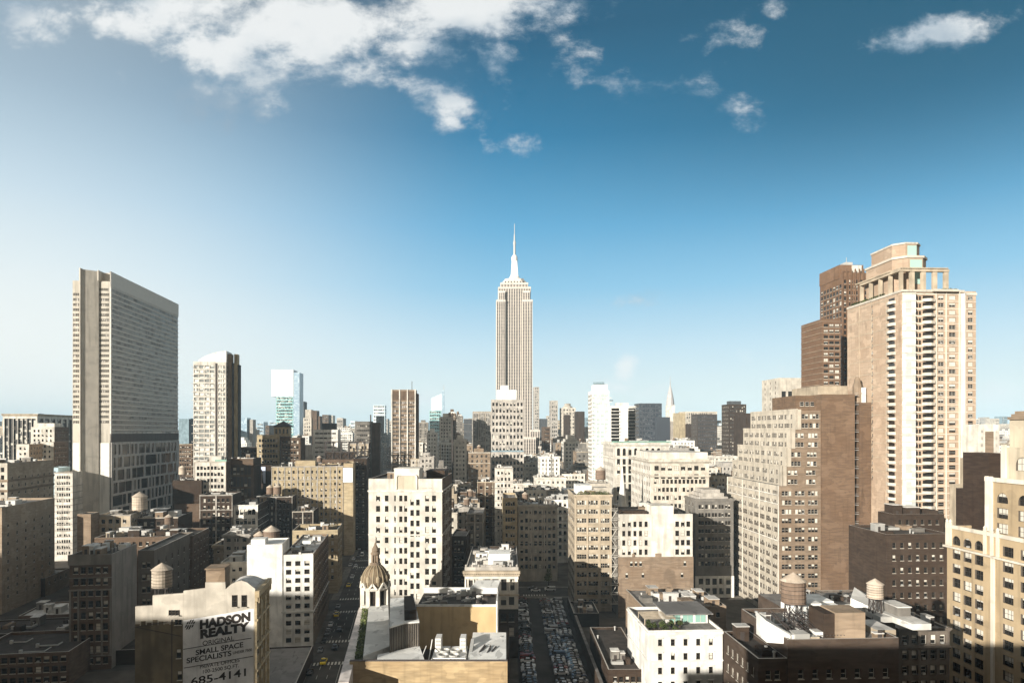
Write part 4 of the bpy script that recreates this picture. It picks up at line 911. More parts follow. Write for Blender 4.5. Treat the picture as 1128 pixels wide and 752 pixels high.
a2.box('penthouse', -.3, 15, 3, 28.2, a2.H-3, ZY(292.5, 435), BR); b = MB(); b.box(a2.u(941), a2.u(951), 2, 14, a2.H, ZY(292, 432)); b.build('plant_room', wall('ivory'), a2.root)
b = MB(); b.box(a2.u(935), a2.u(943), 4, 10, ZY(293, 435)+.01, ZY(289, 435)); b.bar((a2.u(938), 6, ZY(289, 435)), (a2.u(938), 6, ZY(283, 435)), .12); b.build('roof_plant', GALV, a2.root)

# ================================================================== balconied tower
PK = mat('pink_brick', (.40, .305, .225), .85, 'brick', .12); CR = mat('cream_band', (.58, .53, .45), .85, 'stone', .1)
fl = 2.92; r1 = Bld('balcony_tower', 'tall pink and cream residential tower with stacked balconies and a pergola crown', 993, 1075, 320, 275, 40, vp=523, wallc=PK, par=.6, vb=570, fm='l', blind=.45, limit=100, dep=.25,
    front=((0, 5.2, dict(n=2, fl=fl, w=1.7, h=1.7, mx=.4, t=1.8, z0=20)), (5.2, 14.3, None), (14.3, 18, dict(n=1, fl=fl, w=2.3, h=1.6, mx=.3, t=1.8, z0=20)), (18, 23.6, dict(n=1, fl=fl, w=2.6, h=1.6, t=1.8, z0=20)), (23.6, 26, None), (26, None, dict(n=1, fl=fl, w=2.0, h=1.6, mx=.3, t=1.8, z0=20))),
    left=dict(n=1, fl=fl, w=.7, h=1.3, t=4, z0=60))
H_ = r1.H; W_ = r1.W
gl = glassmat('pale_bay_glass', (.45, .47, .45), .25, True, (.75, .74, .70), .6)
b = MB(); b.prism([(1.0, -1.1), (5.0, -1.3), (5.4, -.004), (.4, -.004)], 20, H_-1, 0)
b.build('glazed_bay', gl, r1.root)
b = MB()
for k in range(int((H_-22)/fl)): z = H_-1-k*fl; b.prism([(.8, -1.25), (5.1, -1.5), (5.6, -.003), (.2, -.003)], z-.55, z, 0)
b.build('spandrel', CR, r1.root)
b = MB()
for k in range(int((H_-22)/fl)): z = H_-1.2-k*fl; b.box(5.8, 14.2, -.1, -.003, z-.3, z+.15); b.box(14.4, W_+.08, -.1, -.003, z-.12, z+.12)
for x in (13.9, 18.0, 23.4, 25.9): b.box(x, x+.35, -.4, -.003, 15, H_-.3)
b.build('floor_band', CR, r1.root)
def balcony_mesh(w, d):
    b = MB(); b.prism([(0, 0), (w, 0), (w*.95, -d*.55), (w*.5, -d), (w*.05, -d*.55)], 0, .22); p = [(0, 0), (w*.05, -d*.55), (w*.5, -d), (w*.95, -d*.55), (w, 0)]
    for (x0, y0), (x1, y1) in zip(p, p[1:]):
        dx_, dy_ = x1-x0, y1-y0; l = math.hypot(dx_, dy_); nx, ny = -dy_/l*.12, dx_/l*.12
        b.prism([(x0, y0), (x1, y1), (x1+nx, y1+ny), (x0+nx, y0+ny)], .22, 1.2)
    return b.mesh('balcony', [CR])
bm = balcony_mesh(5.0, 2.0); bm2 = balcony_mesh(5.2, 1.6)
nb = int((H_-40)/fl)
for k in range(nb):
    z = H_-4.4-k*fl
    link('balcony', bm, r1.root, (8.4, -.004, z)); link('balcony', bm2, r1.root, (-.004, 9.0, z), R(-90))
b = MB()
for k in range(nb): z = H_-4.2-k*fl; b.box(8.7, 13.1, -.05, -.003, z+.05, z+2.3); b.box(-.05, -.003, 4.4, 8.4, z+.05, z+2.3); 
o = b.build('balcony_door', G_DARK, r1.root); struct(o, 'stuff')
b = MB()
for k in range(nb):
    z = H_-4.2-k*fl
    for x in (5.9, 7.1): b.box(x, x+.8, -.06, -.003, z+.5, z+2.1)
struct(b.build('window', G_DARK, r1.root), 'stuff')
b = MB(); b.prism([(24.2, -.02), (25.6, -.02), (25.2, -1.3)], 20, H_-1); 
b.build('corner_pier', wall('ivory'), r1.root)
b = MB()
for y in (10, 20.5, 30): b.box(-.14, -.003, y, y+.25, 20, H_-.3)
for k in range(13): b.box(-.1, -.003, 10, 40, H_-2-k*fl*2-.12, H_-2-k*fl*2+.12)
for k in range(26): b.box(-.12, -.004, 20.1, 20.45, H_-3.2-k*fl, H_-2.3-k*fl, 1)
b.build('side_banding', [wall('sand'), METAL], r1.root)
b = MB(); b.box(-.3, 25.5, -.6, 40, H_-.55, H_+.35); b.box(25.5, W_+.2, -.4, 40, H_-1.6, H_-.6); b.box(12, 22, -2, -.6, H_-.5, H_+.4); b.build('cornice', CR, r1.root)
hb = [(x, x+1.4, .2, 1.4, H_+.35, H_+1.1) for x in (17, 18.5, 20, 22)]+[(-.1, 1.0, y, y+1.5, H_+.35, H_+1.3) for y in range(12, 38, 2)]
leafy('terrace_planting', hb, 50, .3, [LEAF, LEAF2], r1.root, 3)
# pergola and stacked octagonal crown
zp = ZY(299, 279); b = MB(); px0, px1, py0, py1 = .8, 19.5, 2.0, 30
pl = [(px0+(px1-px0)*i/4, py0) for i in range(5)]+[(px0, py0+(py1-py0)*i/4) for i in range(1, 5)]
for (x, y) in pl: b.box(x-.9 if x > 1 else x-.4, x+.9, y-.5, y+.5, H_-.5, zp-.5)
b.box(px0-.8, px1+1, py0-.8, py0+.9, zp-.5, zp+.5); b.box(px0-.8, px0+.9, py0+.91, py1, zp-.5, zp+.5)
for k in range(20): b.box(px0-.6+k*1.0, px0-.2+k*1.0, py0-1.4, py0+4, zp+.51, zp+1.0)
for k in range(26): b.box(px0-1.4, px0+4, py0+5+k*1.0, py0+5.4+k*1.0, zp+.51, zp+1.0)
b.build('pergola', wall('sand'), r1.root)
def octo(x0, x1, y0, y1, c): return [(x0+c, y0), (x1-c, y0), (x1, y0+c), (x1, y1-c), (x1-c, y1), (x0+c, y1), (x0, y1-c), (x0, y0+c)]
z1 = ZY(285, 284); z2 = ZY(270, 286)
b = MB().prism(octo(3, 17.4, 7, 34, 4), H_-.6, z1); b.build('crown_storey', PK, r1.root); b = MB().prism(octo(2.6, 17.8, 6.6, 34.4, 4), z1+.002, z1+.9); b.build('crown_cornice', CR, r1.root)
b = MB().prism(octo(3.9, 15.6, 9, 31, 3.5), z1+.91, z2); b.build('crown_storey', PK, r1.root); b = MB().prism(octo(3.6, 15.9, 8.7, 31.3, 3.5), z2+.002, z2+.7); b.build('crown_cornice', CR, r1.root)
b = MB(); b.box(8.0, 13, 6.9, 6.995, H_+4.2, z1-.7); b.box(8.2, 12, 8.9, 8.995, z1+1.3, z2-.6); b.build('crown_glazing', glassmat('green_crown_glass', (.35, .52, .46), .15), r1.root)

# ================================================================== right edge blocks
SD = mat('sandstone_front', (.42, .32, .20), .85, 'stone', .1); TR = mat('pale_trim', (.66, .60, .50), .8, 'stone', .12); DKB = mat('dark_side_brick', (.045, .03, .022), .9, 'brick', .3)
top_st = mat('sandstone_top', (.56, .48, .36), .85, 'stone', .12)
def orn(label, near, Yn, far_, zt, wl, g, **k):      # wings whose long window wall runs back from the right edge of view
    Yf = (near-517.)*Yn/(far_-517.); return Bld('ornate_block', label, near, near+120, 0, Yn, Yf-Yn, vp=517, wallc=wl, left=g, H=zt, sub=True, fm='d', blind=.45, vb=752, dep=.5, par=.8, **k)
rA = orn('lower wing of the ornate sandstone block, with an arched top floor', 1163, 160, 1043, 53.5, SD, ((0, 1.2, None), (1.2, 15.0, dict(n=3, fl=3.9, w=3.0, h=2.5, mx=.5, t=2.4, z0=4, arch=1)), (15.0, 19, None), (19, 37, dict(n=3, fl=3.9, w=3.4, h=2.5, mx=.5, t=2.4, z0=4))))
b = MB()
for x in (0, 1.3, 14.4, 16.8, 18.8): y_ = rA.L-x; b.box(-.5, -.003, y_-.7, y_, rA.H-5.4, rA.H+1.0); b.lathe([(.35, rA.H+1.01), (.45, rA.H+1.5), (.1, rA.H+2)], 8, -.2, y_-.35)
b.box(-.9, -.004, 0, rA.L+.6, rA.H-5.9, rA.H-5.41); b.box(-.4, -.005, 0, rA.L+.2, rA.H-.5, rA.H+.5); b.box(-.5, -.006, rA.L-18, rA.L-17, 0, rA.H-6); b.build('pilaster', TR, rA.root)
rB = orn('middle wing of the ornate sandstone block, taller than its arched lower wing', 1169, 160, 1087, 67.5, SD, ((0, 1.6, None), (1.6, None, dict(n=3, fl=3.9, w=3.6, h=2.6, mx=.3, t=3.2, z0=50, arch=1))))
b = MB()
for x in (0, 1.4): y_ = rB.L-x; b.box(-.6, -.003, y_-.8, y_, 54, rB.H+.8)
b.box(-.5, -.004, 0, rB.L+.3, rB.H-.5, rB.H+.6); b.build('pilaster', TR, rB.root)
rC = orn('upper setback of the ornate sandstone block with tall arched windows', 1174, 160, 1104, 76, top_st, ((0, 2.2, None), (2.2, None, dict(n=2, fl=4.6, w=4.2, h=3.4, mx=.3, t=2.4, z0=66, arch=1))))
rC.box('pilaster', -.6, -.003, rC.L-1.6, rC.L-.2, 66, rC.H+.6, TR)
rD = orn('topmost ribbed pavilion of the ornate sandstone block under a rounded lead roof', 1179, 160, 1112, 83, top_st, None)
b = MB(); [b.box(-.2, -.003, k*.9, k*.9+.4, 76.5, rD.H) for k in range(13)]; b.build('rib', TR, rD.root); b = MB(); [b.prism([(-.6+s_*.5, 0), (4-s_*.5, 0), (4-s_*.5, rD.L-s_*.6), (-.6+s_*.5, rD.L-s_*.6)], rD.H+s_*.7, rD.H+s_*.7+.7) for s_ in range(3)]; b.build('rounded_roof', wall('tan'), rD.root)
Bld('brick_block', 'plain dark brick end wall stepping up behind the arched lower wing of the ornate block', 1079, 1092, 540, 203, 10, vp=523, wallc=DKB, vb=600, roof=ROOF_D, fm='l')
Bld('brick_block', 'taller dark brick end wall behind the middle wing of the ornate block', 1089, 1108, 499, 190, 10, vp=523, wallc=DKB, vb=560, roof=ROOF_D)
Bld('brick_tenement', 'broad dark brick tenement in shade with a few lit windows below the balconied tower', 976, 1046, 588, 240, 24, vp=523, wallc='umber', sub=True, fm='d', front=dict(n=7, fl=4.3, w=1.2, h=1.9, t=3, z0=12, mx=1.5), vb=650, blind=.22, roof=ROOF_D).clutter(5, 1)  # these dark brick houses hold the shade below the tower in their colour
Bld('brick_tenement', 'dark stepped brick house in shade between the stepped tower and the lit-window tenement', 968, 986, 624, 255, 20, vp=523, wallc='umber', front=dict(n=2, fl=4, w=1.1, h=1.8), vb=650, roof=ROOF_D)
q = Bld('brick_tenement', 'dark gabled roofs in shade directly beneath the balconied tower', 984, 1040, 566, 262, 10, vp=523, wallc='umber', front=dict(n=6, fl=4.2, w=1.2, h=1.8), vb=620, roof=ROOF_D); q.clutter(6, 5, ms=[wall('umber')], sm=1.3)
Bld('office_tower', 'pale slab with brown centre stripe beyond the ornate sandstone block', 1079, 1101, 467, 262, 9, vp=515, wallc='ivory', mode='cell', front=((0, 2, dict(n=2, fl=2.6, w=.6, h=1.1)), (2, 5.6, None), (5.6, None, dict(n=1, fl=2.6, w=.8, h=1.1))), vb=500).box('brown_stripe', 2.2, 5.4, -.2, -.004, 5, 80, wall('rose'))
q = Bld('apartment_house', 'tan stepped house tucked between the balconied tower and the ornate block', 1077, 1094, 505, 248, 9, vp=523, wallc='sand', front=dict(n=2, fl=4, w=1.3, h=2), vb=540); q.clutter(3, 3)
q = Bld('apartment_house', 'low tan house with white windows at the foot of the balconied tower', 1066, 1090, 535, 232, 9, vp=523, wallc='sand', front=dict(n=2, k=2, fl=4, w=1.1, h=2), vb=590)

# ================================================================== near right roof
zR = 38.5; ps = mat('parapet_brick', (.075, .055, .042), .9, 'brick', .25)
n1 = Bld('corner_block', 'dark brown corner block in shade whose roof carries the biggest water tank', 868, 990, 704, 137, 24, vp=523, wallc=ps, front=dict(n=7, fl=4, w=1.1, h=1.8, t=6, z0=1), vb=752, par=.9, roof=ROOF_G, sub=True, fm='l', blind=.1)
n1b = Bld('corner_block', 'rear roof section carrying the white penthouses behind the biggest water tank', 870, 986, 0, 161.4, 18, vp=523, wallc=ps, front=None, vb=700, par=0, roof=ROOF_G, H=n1.zr)
n2 = Bld('corner_block', 'lower dark wing with a black tarred roof left of the tank-carrying block', 835, 868, 725, 137, 19, vp=523, wallc=ps, front=dict(n=2, fl=4, w=1.1, h=1.8, t=2.4, z0=1), left=dict(n=6, fl=4, w=1.1, h=1.8, t=2.4, z0=1), vb=752, par=.9, roof=ROOF_D, sub=True, fm='l')
n2.clutter(5, 3, ms=[wall('umber')])
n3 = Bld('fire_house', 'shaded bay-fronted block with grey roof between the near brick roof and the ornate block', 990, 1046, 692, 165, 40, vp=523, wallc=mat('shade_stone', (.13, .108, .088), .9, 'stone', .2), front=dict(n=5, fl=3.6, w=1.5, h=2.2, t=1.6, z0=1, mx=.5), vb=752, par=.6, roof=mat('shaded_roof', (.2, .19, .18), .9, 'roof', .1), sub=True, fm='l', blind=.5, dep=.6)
n3.band(n3.H-.4, .5, .4); n3.band(n3.H-4.6, .4, .4, name='string_course'); n3.box('ridge_vent', 4, 9, 16, 20, n3.zr, n3.zr+1.4, ps)
U = n1.u; z = n1.zr; n1.clutter(6, 4, sm=.5); n1b.clutter(8, 2, sm=.6); n3.clutter(6, 2, sm=.8); n1.pipes(5, 2); n1b.pipes(3, 5); b9.pipes(2, 3)
n1.box('brick_bulkhead', U(927), U(960), 2.2, 8.5, z+.003, ZY(675, 139.5), mat('pale_brick', (.34, .26, .185), .88, 'brick', .2)); n1.box('dark_bulkhead', U(915), U(927)-.02, 2.6, 9, z+.003, ZY(676, 139.8), wall('umber'))
b = MB(); x0, x1 = U(889, 14), U(934, 14); b.box(x0, x1, 14, 27, z+.003, z+3.0); b.box(x0, x0+2.8, 13.2, 17, z+3.01, z+4.6); b.box(x0+3.2, x1, 20, 27.3, z+3.01, z+3.3); b.build('white_penthouse', ROOF_W, n1.root)
b = MB(); b.prism([(U(937, 22), 22), (U(963, 20), 20), (U(966, 26), 26), (U(941, 30), 30)], z+.003, [z+3.5, z+1.5, z+1.5, z+4.2]); b.build('white_shed', ROOF_W, n1.root)
b = MB(); b.prism([(U(849, 1), 3), (U(872, 1), 1.5), (U(874, 1), 2.2), (U(851, 1), 9)], z-.5, [z+3.8, z+1.2, z+1.4, z+4.2]); b.build('white_wedge_wall', ROOF_W, n1.root)
for (px, yy, w_, l_, h_) in ((862, 2, 4, 3, 1.2), (876, 1.5, 3, 3, 1.5), (889, 1.8, 2.6, 2, .8), (898, 3, 3, 2.5, 1.4), (966, 4, 4, 8, 1.3), (900, 9, 3, 3, 1.8), (912, 11, 3, 2, 1.2), (970, 14, 5, 6, 1.2)):
    x = U(px, yy); n1.box('skylight', x, x+w_, yy, yy+l_, z+.004, z+h_, rn.choice([ROOF_W, GALV, wall('sand')]), ROOF_L)
b = MB(); rn = random.Random(2)
for k in range(15): x = U(868+k*3.6, 6); b.bar((x, 1.5+k*.1, z+.3), (x-2.5, 10+k*.2, z+3.2+rn.uniform(-.8, 1)), .07); b.bar((x, 2, z+1), (x+2, 4, z+.3), .07)
for k in range(9): x = U(870+k*6, 8); b.bar((x, 9, z), (x+.2, 9, z+3.5), .09)
for zz in (1.5, 2.6, 3.5): b.bar((U(870, 9), 9, z+zz), (U(920, 9), 9, z+zz-.7), .08)
b.build('steel_dunnage', METAL, n1.root)
b = MB(); xa, xb = U(972, 14)+3, U(994, 14); b.prism([(xa, 8), (xb+2.5, 8), (xb+2.5, 26), (xa-2, 26)], z+.003, z+1.3); b.box(xa+.5, xa+3.4, 14, 20, z+1.31, z+3.2, 1); b.box(xa+.3, xa+3.6, 13.8, 20.2, z+3.21, z+3.4); b.build('ridge_roof', [ROOF_L, wall('grey')], n1.root)
p = n1.world(U(874, 12), 12); q0 = 80-(664-475)*p.y/FP; water_tower(p.x, p.y, z, 2.55, max(1, q0-z), 'biggest dark wooden water tank with pale conical roof on the near brown block', WOOD)
p = n1.world(U(964, 18), 18); q0 = 80-(659-475)*p.y/FP; water_tower(p.x, p.y, z, 1.75, max(1, q0-z), 'small pale water tank on spread steel legs near the brick bulkhead', WOODL)
# ================================================================== left: banded slab tower
Yt = 450; CW = mat('tower_concrete', (.52, .48, .41), .85, 'stone', .08); GT = glassmat('tower_glass', (.16, .145, .125), .12, True, (.36, .33, .29), .25)
# the long side runs back from px 120 to 196
T = Bld('banded_tower', 'tall banded slab tower with concrete spine, long glass side and patchwork window base', 80, 121, 309, Yt, 118, vp=484, wallc=CW, par=0, vb=565, fp=True, roof=ROOF_G, mode='cell', cell=GT,
    front=((0, 8.2, dict(n=1, k=5, fl=3.3, w=1.35, h=1.75, gap=.15, mx=.25, t=8, z0=84)), (8.2, 16, None), (16, None, dict(n=1, k=5, fl=3.3, w=1.35, h=1.75, gap=.15, mx=.25, t=4.5, z0=84))))
TH = T.H; Wt = T.W
b = MB(); b.prism([(8.0, -6.5), (8.7, -6.5), (16.4, -1.2), (16.4, -.003), (8.0, -.003)], 20, ZY(297, 446)); b.build('concrete_spine', mat('spine_concrete', (.60, .55, .47), .85, 'stone', .08), T.root)
T.box('spine_fin', 7.6, 8.3, -7.5, 5, 20, ZY(296, 446), CW); T.box('spine_fin', 15.9, 16.5, -1.6, 30, TH-.01+.02, ZY(297, 449)+0, CW)
b = MB(); zz = 72.5
b.box(.2, 7.6, -.35, -.003, 20, zz); b.box(16.5, Wt-.1, -.35, -.003, 20, zz); b.build('blank_base', mat('white_panel_wall', (.78, .76, .70), .8, 'stone', .06), T.root)
GL = glassmat('long_glass', (.34, .32, .28), .2, True, (.16, .14, .12), .35)
b = MB(); b.box(Wt+.002, Wt+.3, .3, 117.7, 74, TH-3); b.build('glass_side', GL, T.root)
b = MB(); nfl = int((TH-84)/3.3)
for k in range(nfl+1): z = TH-3.4-k*3.3; b.box(Wt+.31, Wt+.5, 0, 118, z-1.0, z)
b.box(Wt+.003, Wt+.62, 0, 118.2, TH-3.2, TH+6.5); b.box(Wt+.003, Wt+.7, 0, 1.1, 74, TH+6.5); b.build('floor_band', mat('tower_band', (.74, .70, .63), .8, 'plain'), T.root)
b = MB(); b.box(Wt-6, Wt-.01, 70, 117.8, TH+.01, TH+4); b.box(Wt-12, Wt-1, 4, 68, TH+.01, TH+6.3); b.build('plant_room', CW, T.root)
b = MB()
for k in range(76): b.box(Wt+.31, Wt+.42, .8+k*1.53, .9+k*1.53, 80, TH-3.2)
b.build('mullion', mat('mullion', (.3, .28, .25), .6, 'plain'), T.root)
T.box('dark_belt', Wt+.01, Wt+.72, 0, 118.3, 73, 78.5, mat('belt', (.12, .1, .085), .7, 'stone', .1))
b = MB(); b.box(Wt+.004, Wt+.55, 0, 118, 4, 72.9); b.build('base_side', G_DARK, T.root)
b = MB(); rn = random.Random(4)
for r_ in range(8):
    z = 72.9-r_*8.4; b.box(Wt+.56, Wt+1.0, 0, 118.2, z-1.5, z); x = 0
    while x < 115:
        w_ = rn.choice((6, 7, 9, 13, 22)); b.box(Wt+.56, Wt+1.0, x, x+rn.choice((1.8, 2.4, 2.9)), z-8.4, z-1.501); x += w_
    for s_ in range(6): xx = rn.uniform(3, 113); b.box(Wt+.56, Wt+.8, xx, xx+.3, z-8.4, z-1.501)
b.box(Wt+.56, Wt+1.02, 114, 118.3, 4, 72.9); b.build('base_grid', mat('base_grid', (.56, .52, .47), .8, 'stone', .1), T.root)
Bld('concrete_shaft', 'blank tan concrete shaft standing at the foot of the banded slab tower', 85, 100, 566, 330, 9, vp=450, wallc='tan', par=.3, vb=600, roof=ROOF_D)
q = Bld('apartment_house', 'low cream house cluster with wooden tank at the foot of the banded slab tower', 107, 144, 567, 340, 16, vp=450, wallc='sand', front=dict(n=4, fl=4, w=1.6, h=2), right=dict(n=4, fl=4, w=1.6, h=2), vb=600, roof=ROOF_L, blind=.2); q.clutter(7, 3)
q = Bld('apartment_house', 'dark house with pale roof sheds right of the low cream house cluster', 146, 196, 570, 350, 24, vp=450, wallc='umber', front=dict(n=6, fl=4, w=1.6, h=2), vb=600, roof=ROOF_L, blind=.2); q.clutter(12, 3, ms=[wall('sand'), wall('tan'), ROOF_L, wall('umber')], sm=1.5)
Y_ = 352; water_tower(PX(154, Y_), Y_, ZY(569, Y_), 3.6, 3.4, 'large pale-roofed wooden tank in front of the banded slab tower', WOODL)
Y_ = 330; water_tower(PX(186, Y_), Y_, ZY(582, Y_), 1.9, 2.0, 'small wooden tank right of the large tank before the banded tower', WOOD)
q = Bld('low_building', 'row of low roofs crowded with huts below the large wooden tank', 104, 212, 592, 300, 26, vp=450, wallc='brown', front=dict(n=14, fl=3.6, w=1.3, h=1.8), right=dict(n=5, fl=3.6, w=1.2, h=1.7), vb=612, roof=ROOF_D); q.clutter(16, 8, ms=[wall('sand'), wall('umber'), ROOF_L, GALV])
# far left pile
q = Bld('pier_block', 'broad cream block striped by tall vertical piers at the far left skyline', 3, 41, 456, 640, 70, vp=450, wallc='ivory', front=dict(n=7, fl=70, w=5.2, h=60, t=4, z0=2), right=dict(n=6, fl=70, w=8, h=60, t=4, z0=2), mode='cell', cell=G_CELL, dep=1.2, vb=480, par=.6)
q.band(q.H-.9, 1.3, .8, wall('sand'))
q = Bld('stepped_building', 'cream stepped top block in front of the vertical pier block', 34, 60, 470, 560, 24, vp=450, wallc='ivory', front=dict(n=5, fl=3.8, w=1.4, h=2), right=dict(n=6, fl=3.8, w=1.2, h=1.8), plainside='brown', vb=510, limit=40)
q.box('penthouse', 1, q.W-1, 2, 14, q.zr, q.zr+4, wall('ivory')); q.clutter(4, 2)
q = Bld('stepped_building', 'rounded cream roof block with dark side wall below the stepped top block', 45, 59, 487, 520, 22, vp=450, wallc='ivory', front=dict(n=2, fl=3.8, w=1.2, h=1.8), right=dict(n=6, fl=3.6, w=1.2, h=1.8), plainside='brown', vb=530)
q = Bld('stepped_building', 'brown-sided mid block with pale front left of the rounded cream roof block', 18, 32, 489, 500, 26, vp=450, wallc='ivory', front=dict(n=2, fl=3.8, w=1.3, h=1.8), right=dict(n=6, fl=3.8, w=1.2, h=1.8), plainside='tan', vb=530); q.clutter(3, 3)
q = Bld('blue_building', 'pale blue rendered block with white fronted upper floors beside the banded tower', 49, 64, 515, 440, 16, vp=450, wallc=mat('blue_render', (.42, .55, .60), .85, 'stone', .08), front=dict(n=4, fl=5, w=.9, h=1.2), vb=570, par=.4)
q = Bld('loft_building', 'white loft block of closely set windows between the pale blue block and the banded tower', 60, 80, 520, 430, 20, vp=450, wallc='ivory', front=dict(n=6, fl=3.6, w=1.0, h=1.8, z0=3), vb=588)
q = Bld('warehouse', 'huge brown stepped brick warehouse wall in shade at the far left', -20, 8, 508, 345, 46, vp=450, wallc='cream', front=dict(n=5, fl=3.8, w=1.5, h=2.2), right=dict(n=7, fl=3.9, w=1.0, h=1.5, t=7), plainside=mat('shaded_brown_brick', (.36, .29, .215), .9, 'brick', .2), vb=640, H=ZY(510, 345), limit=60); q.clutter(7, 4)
q.band(q.H-9, .7, .5, wall('tan'), 'string_course'); q.band(q.H-14, .7, .5, wall('tan'), 'string_course')
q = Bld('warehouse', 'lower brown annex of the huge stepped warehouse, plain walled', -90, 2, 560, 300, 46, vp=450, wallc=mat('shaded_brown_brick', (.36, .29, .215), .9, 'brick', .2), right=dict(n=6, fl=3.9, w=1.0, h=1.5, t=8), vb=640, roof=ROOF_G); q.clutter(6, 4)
# around the glazed residential tower
q = Bld('warehouse', 'blank dark brick warehouse right of the banded tower base', 190, 222, 529, 420, 30, vp=450, wallc='umber', front=None, vb=600, roof=ROOF_D, par=.6)
MB().box(2, 17, -3, -.004, 0, q.H-14).build('pale_lower_wall', wall('brown'), q.root)
Y_ = 425; water_tower(PX(201, Y_), Y_, ZY(528, Y_), 2.2, 3, 'wooden tank on the blank dark warehouse right of the banded tower', WOODL)
q = Bld('loft_building', 'tan loft block seen between the banded tower and the glazed residential tower', 196, 212, 489, 640, 26, vp=450, wallc='brown', front=dict(n=5, fl=4, w=1.4, h=1.8), vb=520, limit=40)
gr = glassmat('residential_glass', (.22, .23, .22), .18, True, (.62, .60, .55), .55)
q = Bld('glazed_tower', 'pale glazed residential tower with curved white crown and tan rear shaft', 213, 249, 398, 470, 12, vp=450, wallc='ivory', mode='cell', cell=gr, front=((0, 14, dict(n=4, k=1, fl=3.1, w=2.9, h=2.0, mx=.2, t=2.5, z0=50)), (14, 15.6, None), (15.6, None, dict(n=3, fl=3.1, w=2.5, h=2.0, mx=.3, t=2.5, z0=50))),
    right=dict(n=5, fl=3.1, w=3, h=1.9, z0=50, t=2.5), plainside='pale', vb=505, par=.4)
b = MB(); n_ = 8; w_ = q.W
for i in range(n_): a0, a1 = i/n_, (i+1)/n_; f_ = lambda a: q.H+.8+6.8*math.sin(a*1.5)**.8; b.prism([(3+(w_-3)*a0, .5), (3+(w_-3)*a1, .5), (3+(w_-3)*a1, 16), (3+(w_-3)*a0, 16)], q.H-.4, [f_(a0), f_(a1), f_(a1), f_(a0)])
b.build('curved_crown', ROOF_W, q.root); q.box('dark_slot', 14.1, 15.5, -.1, -.004, 50, q.H-1, METAL)
for k in range(42): 
    if k % 2 == 0: MB().box(-1.0, 1.2, -.9, -.004, q.H-4-k*3.1/1.0*.9, q.H-3.75-k*3.1*.9).build('balcony', wall('ivory'), q.root) if k < 30 else None
q.box('tan_shaft', q.W+.01, q.W+2.5, 4, 10, 20, ZY(389, 473), wall('tan', 'stone')); q.box('tan_shaft', q.W+3.31, q.W+5.5, 8, 14, 20, ZY(390, 482), wall('gold', 'stone')); q.box('grey_shaft', q.W+2.51, q.W+3.3, 5, 10, 20, ZY(400, 482), wall('slate', 'stone')); q.box('grey_shaft', q.W+5.51, q.W+6.6, 9, 14, 20, ZY(403, 492), wall('slate', 'stone'))
q = Bld('loft_building', 'white-fronted loft block with copper green coping below the glazed residential tower', 214, 249, 508, 425, 30, vp=450, wallc='ivory', front=dict(n=8, fl=3.8, w=1.5, h=2.1, t=3), right=dict(n=6, fl=7.5, w=1.4, h=6, t=5), plainside='brown', vb=580, limit=90); q.clutter(4, 2)
q.box('green_coping', q.W*.65, q.W+.3, -.4, .6, q.H, q.H+1, mat('copper_green', (.25, .42, .34), .7, 'stone', .1)); q.box('penthouse', 8, 15, 3, 10, q.zr, q.zr+4, wall('ivory'))
q = Bld('loft_building', 'brown vertical-ribbed loft block adjoining the copper-coped white block', 250, 279, 505, 440, 24, vp=450, wallc='brown', front=dict(n=6, fl=7.5, w=2.2, h=6.2, t=4), vb=560, plainside='umber', mode='cell'); q.clutter(4, 4)
q = Bld('apartment_house', 'dark stepped house with big shadow below the copper-coped white block', 220, 256, 545, 395, 22, vp=450, wallc='umber', front=dict(n=6, fl=4, w=1.4, h=2), vb=585)
q = Bld('roof_terrace_block', 'dark block with broad overhanging roof between the glazed tower and the pyramid roofed block', 262, 284, 493, 620, 40, vp=450, wallc='brown', front=dict(n=5, fl=4, w=1.5, h=2), vb=520, par=.4, limit=30); q.band(q.H-1, 1.2, 2)
q = Bld('setback_tower', 'sandy setback block crowned by a square tower with dark pyramid roof', 283, 308, 479, 520, 24, vp=450, wallc='gold', front=dict(n=7, fl=3.9, w=1.5, h=2.2, t=3), right=dict(n=6, fl=3.9, w=1.3, h=2), plainside='brown', vb=510)
w_ = q.u(301); b = MB(); b.box(w_, w_+10.5, 3, 16, q.zr, ZY(470, 523)); b.build('square_tower', wall('gold'), q.root); b = MB(); zt = ZY(470, 523); cx_, cy_ = w_+5.75, 10; 
b.box(w_-.5, w_+12, 2.5, 17.5, zt, zt+.8); [b.poly([(w_-.3+12.1*a, 2.7+14.6*c_, zt+.8), (w_-.3+12.1*a2_, 2.7+14.6*c2, zt+.8), (cx_, cy_, zt+4.6)]) for a, c_, a2_, c2 in ((0, 0, 1, 0), (1, 0, 1, 1), (1, 1, 0, 1), (0, 1, 0, 0))]; b.build('pyramid_roof', METAL, q.root)
b = MB(); [b.box(w_+1+k*2.7, w_+2.2+k*2.7, 2.9, 2.99, zt-5, zt-1.5) for k in range(4)]; b.build('arch_window', G_DARK, q.root)
q = Bld('loft_building', 'dark-sided loft block right of the pyramid roofed square tower', 309, 331, 482, 512, 24, vp=450, wallc='brown', front=dict(n=6, fl=3.9, w=1.4, h=2), vb=508, limit=60); q.clutter(5, 1)
q = Bld('billboard_block', 'dark narrow block with a blue-white picture billboard left of the wide sandy loft', 279, 299, 512, 485, 24, vp=450, wallc='umber', front=None, vb=560, roof=ROOF_D); 
e_ = empty('billboard', (*q.world(0, 0)[:2], 0), q.ang, 'blue and white picture billboard on the dark narrow block', 'billboard'); MB().box(1.0, 8.2, -.5, -.05, ZY(532, 485), ZY(514, 485)).build('poster', mat('poster_blue', (.55, .62, .78), .6, 'plain', .05), e_)
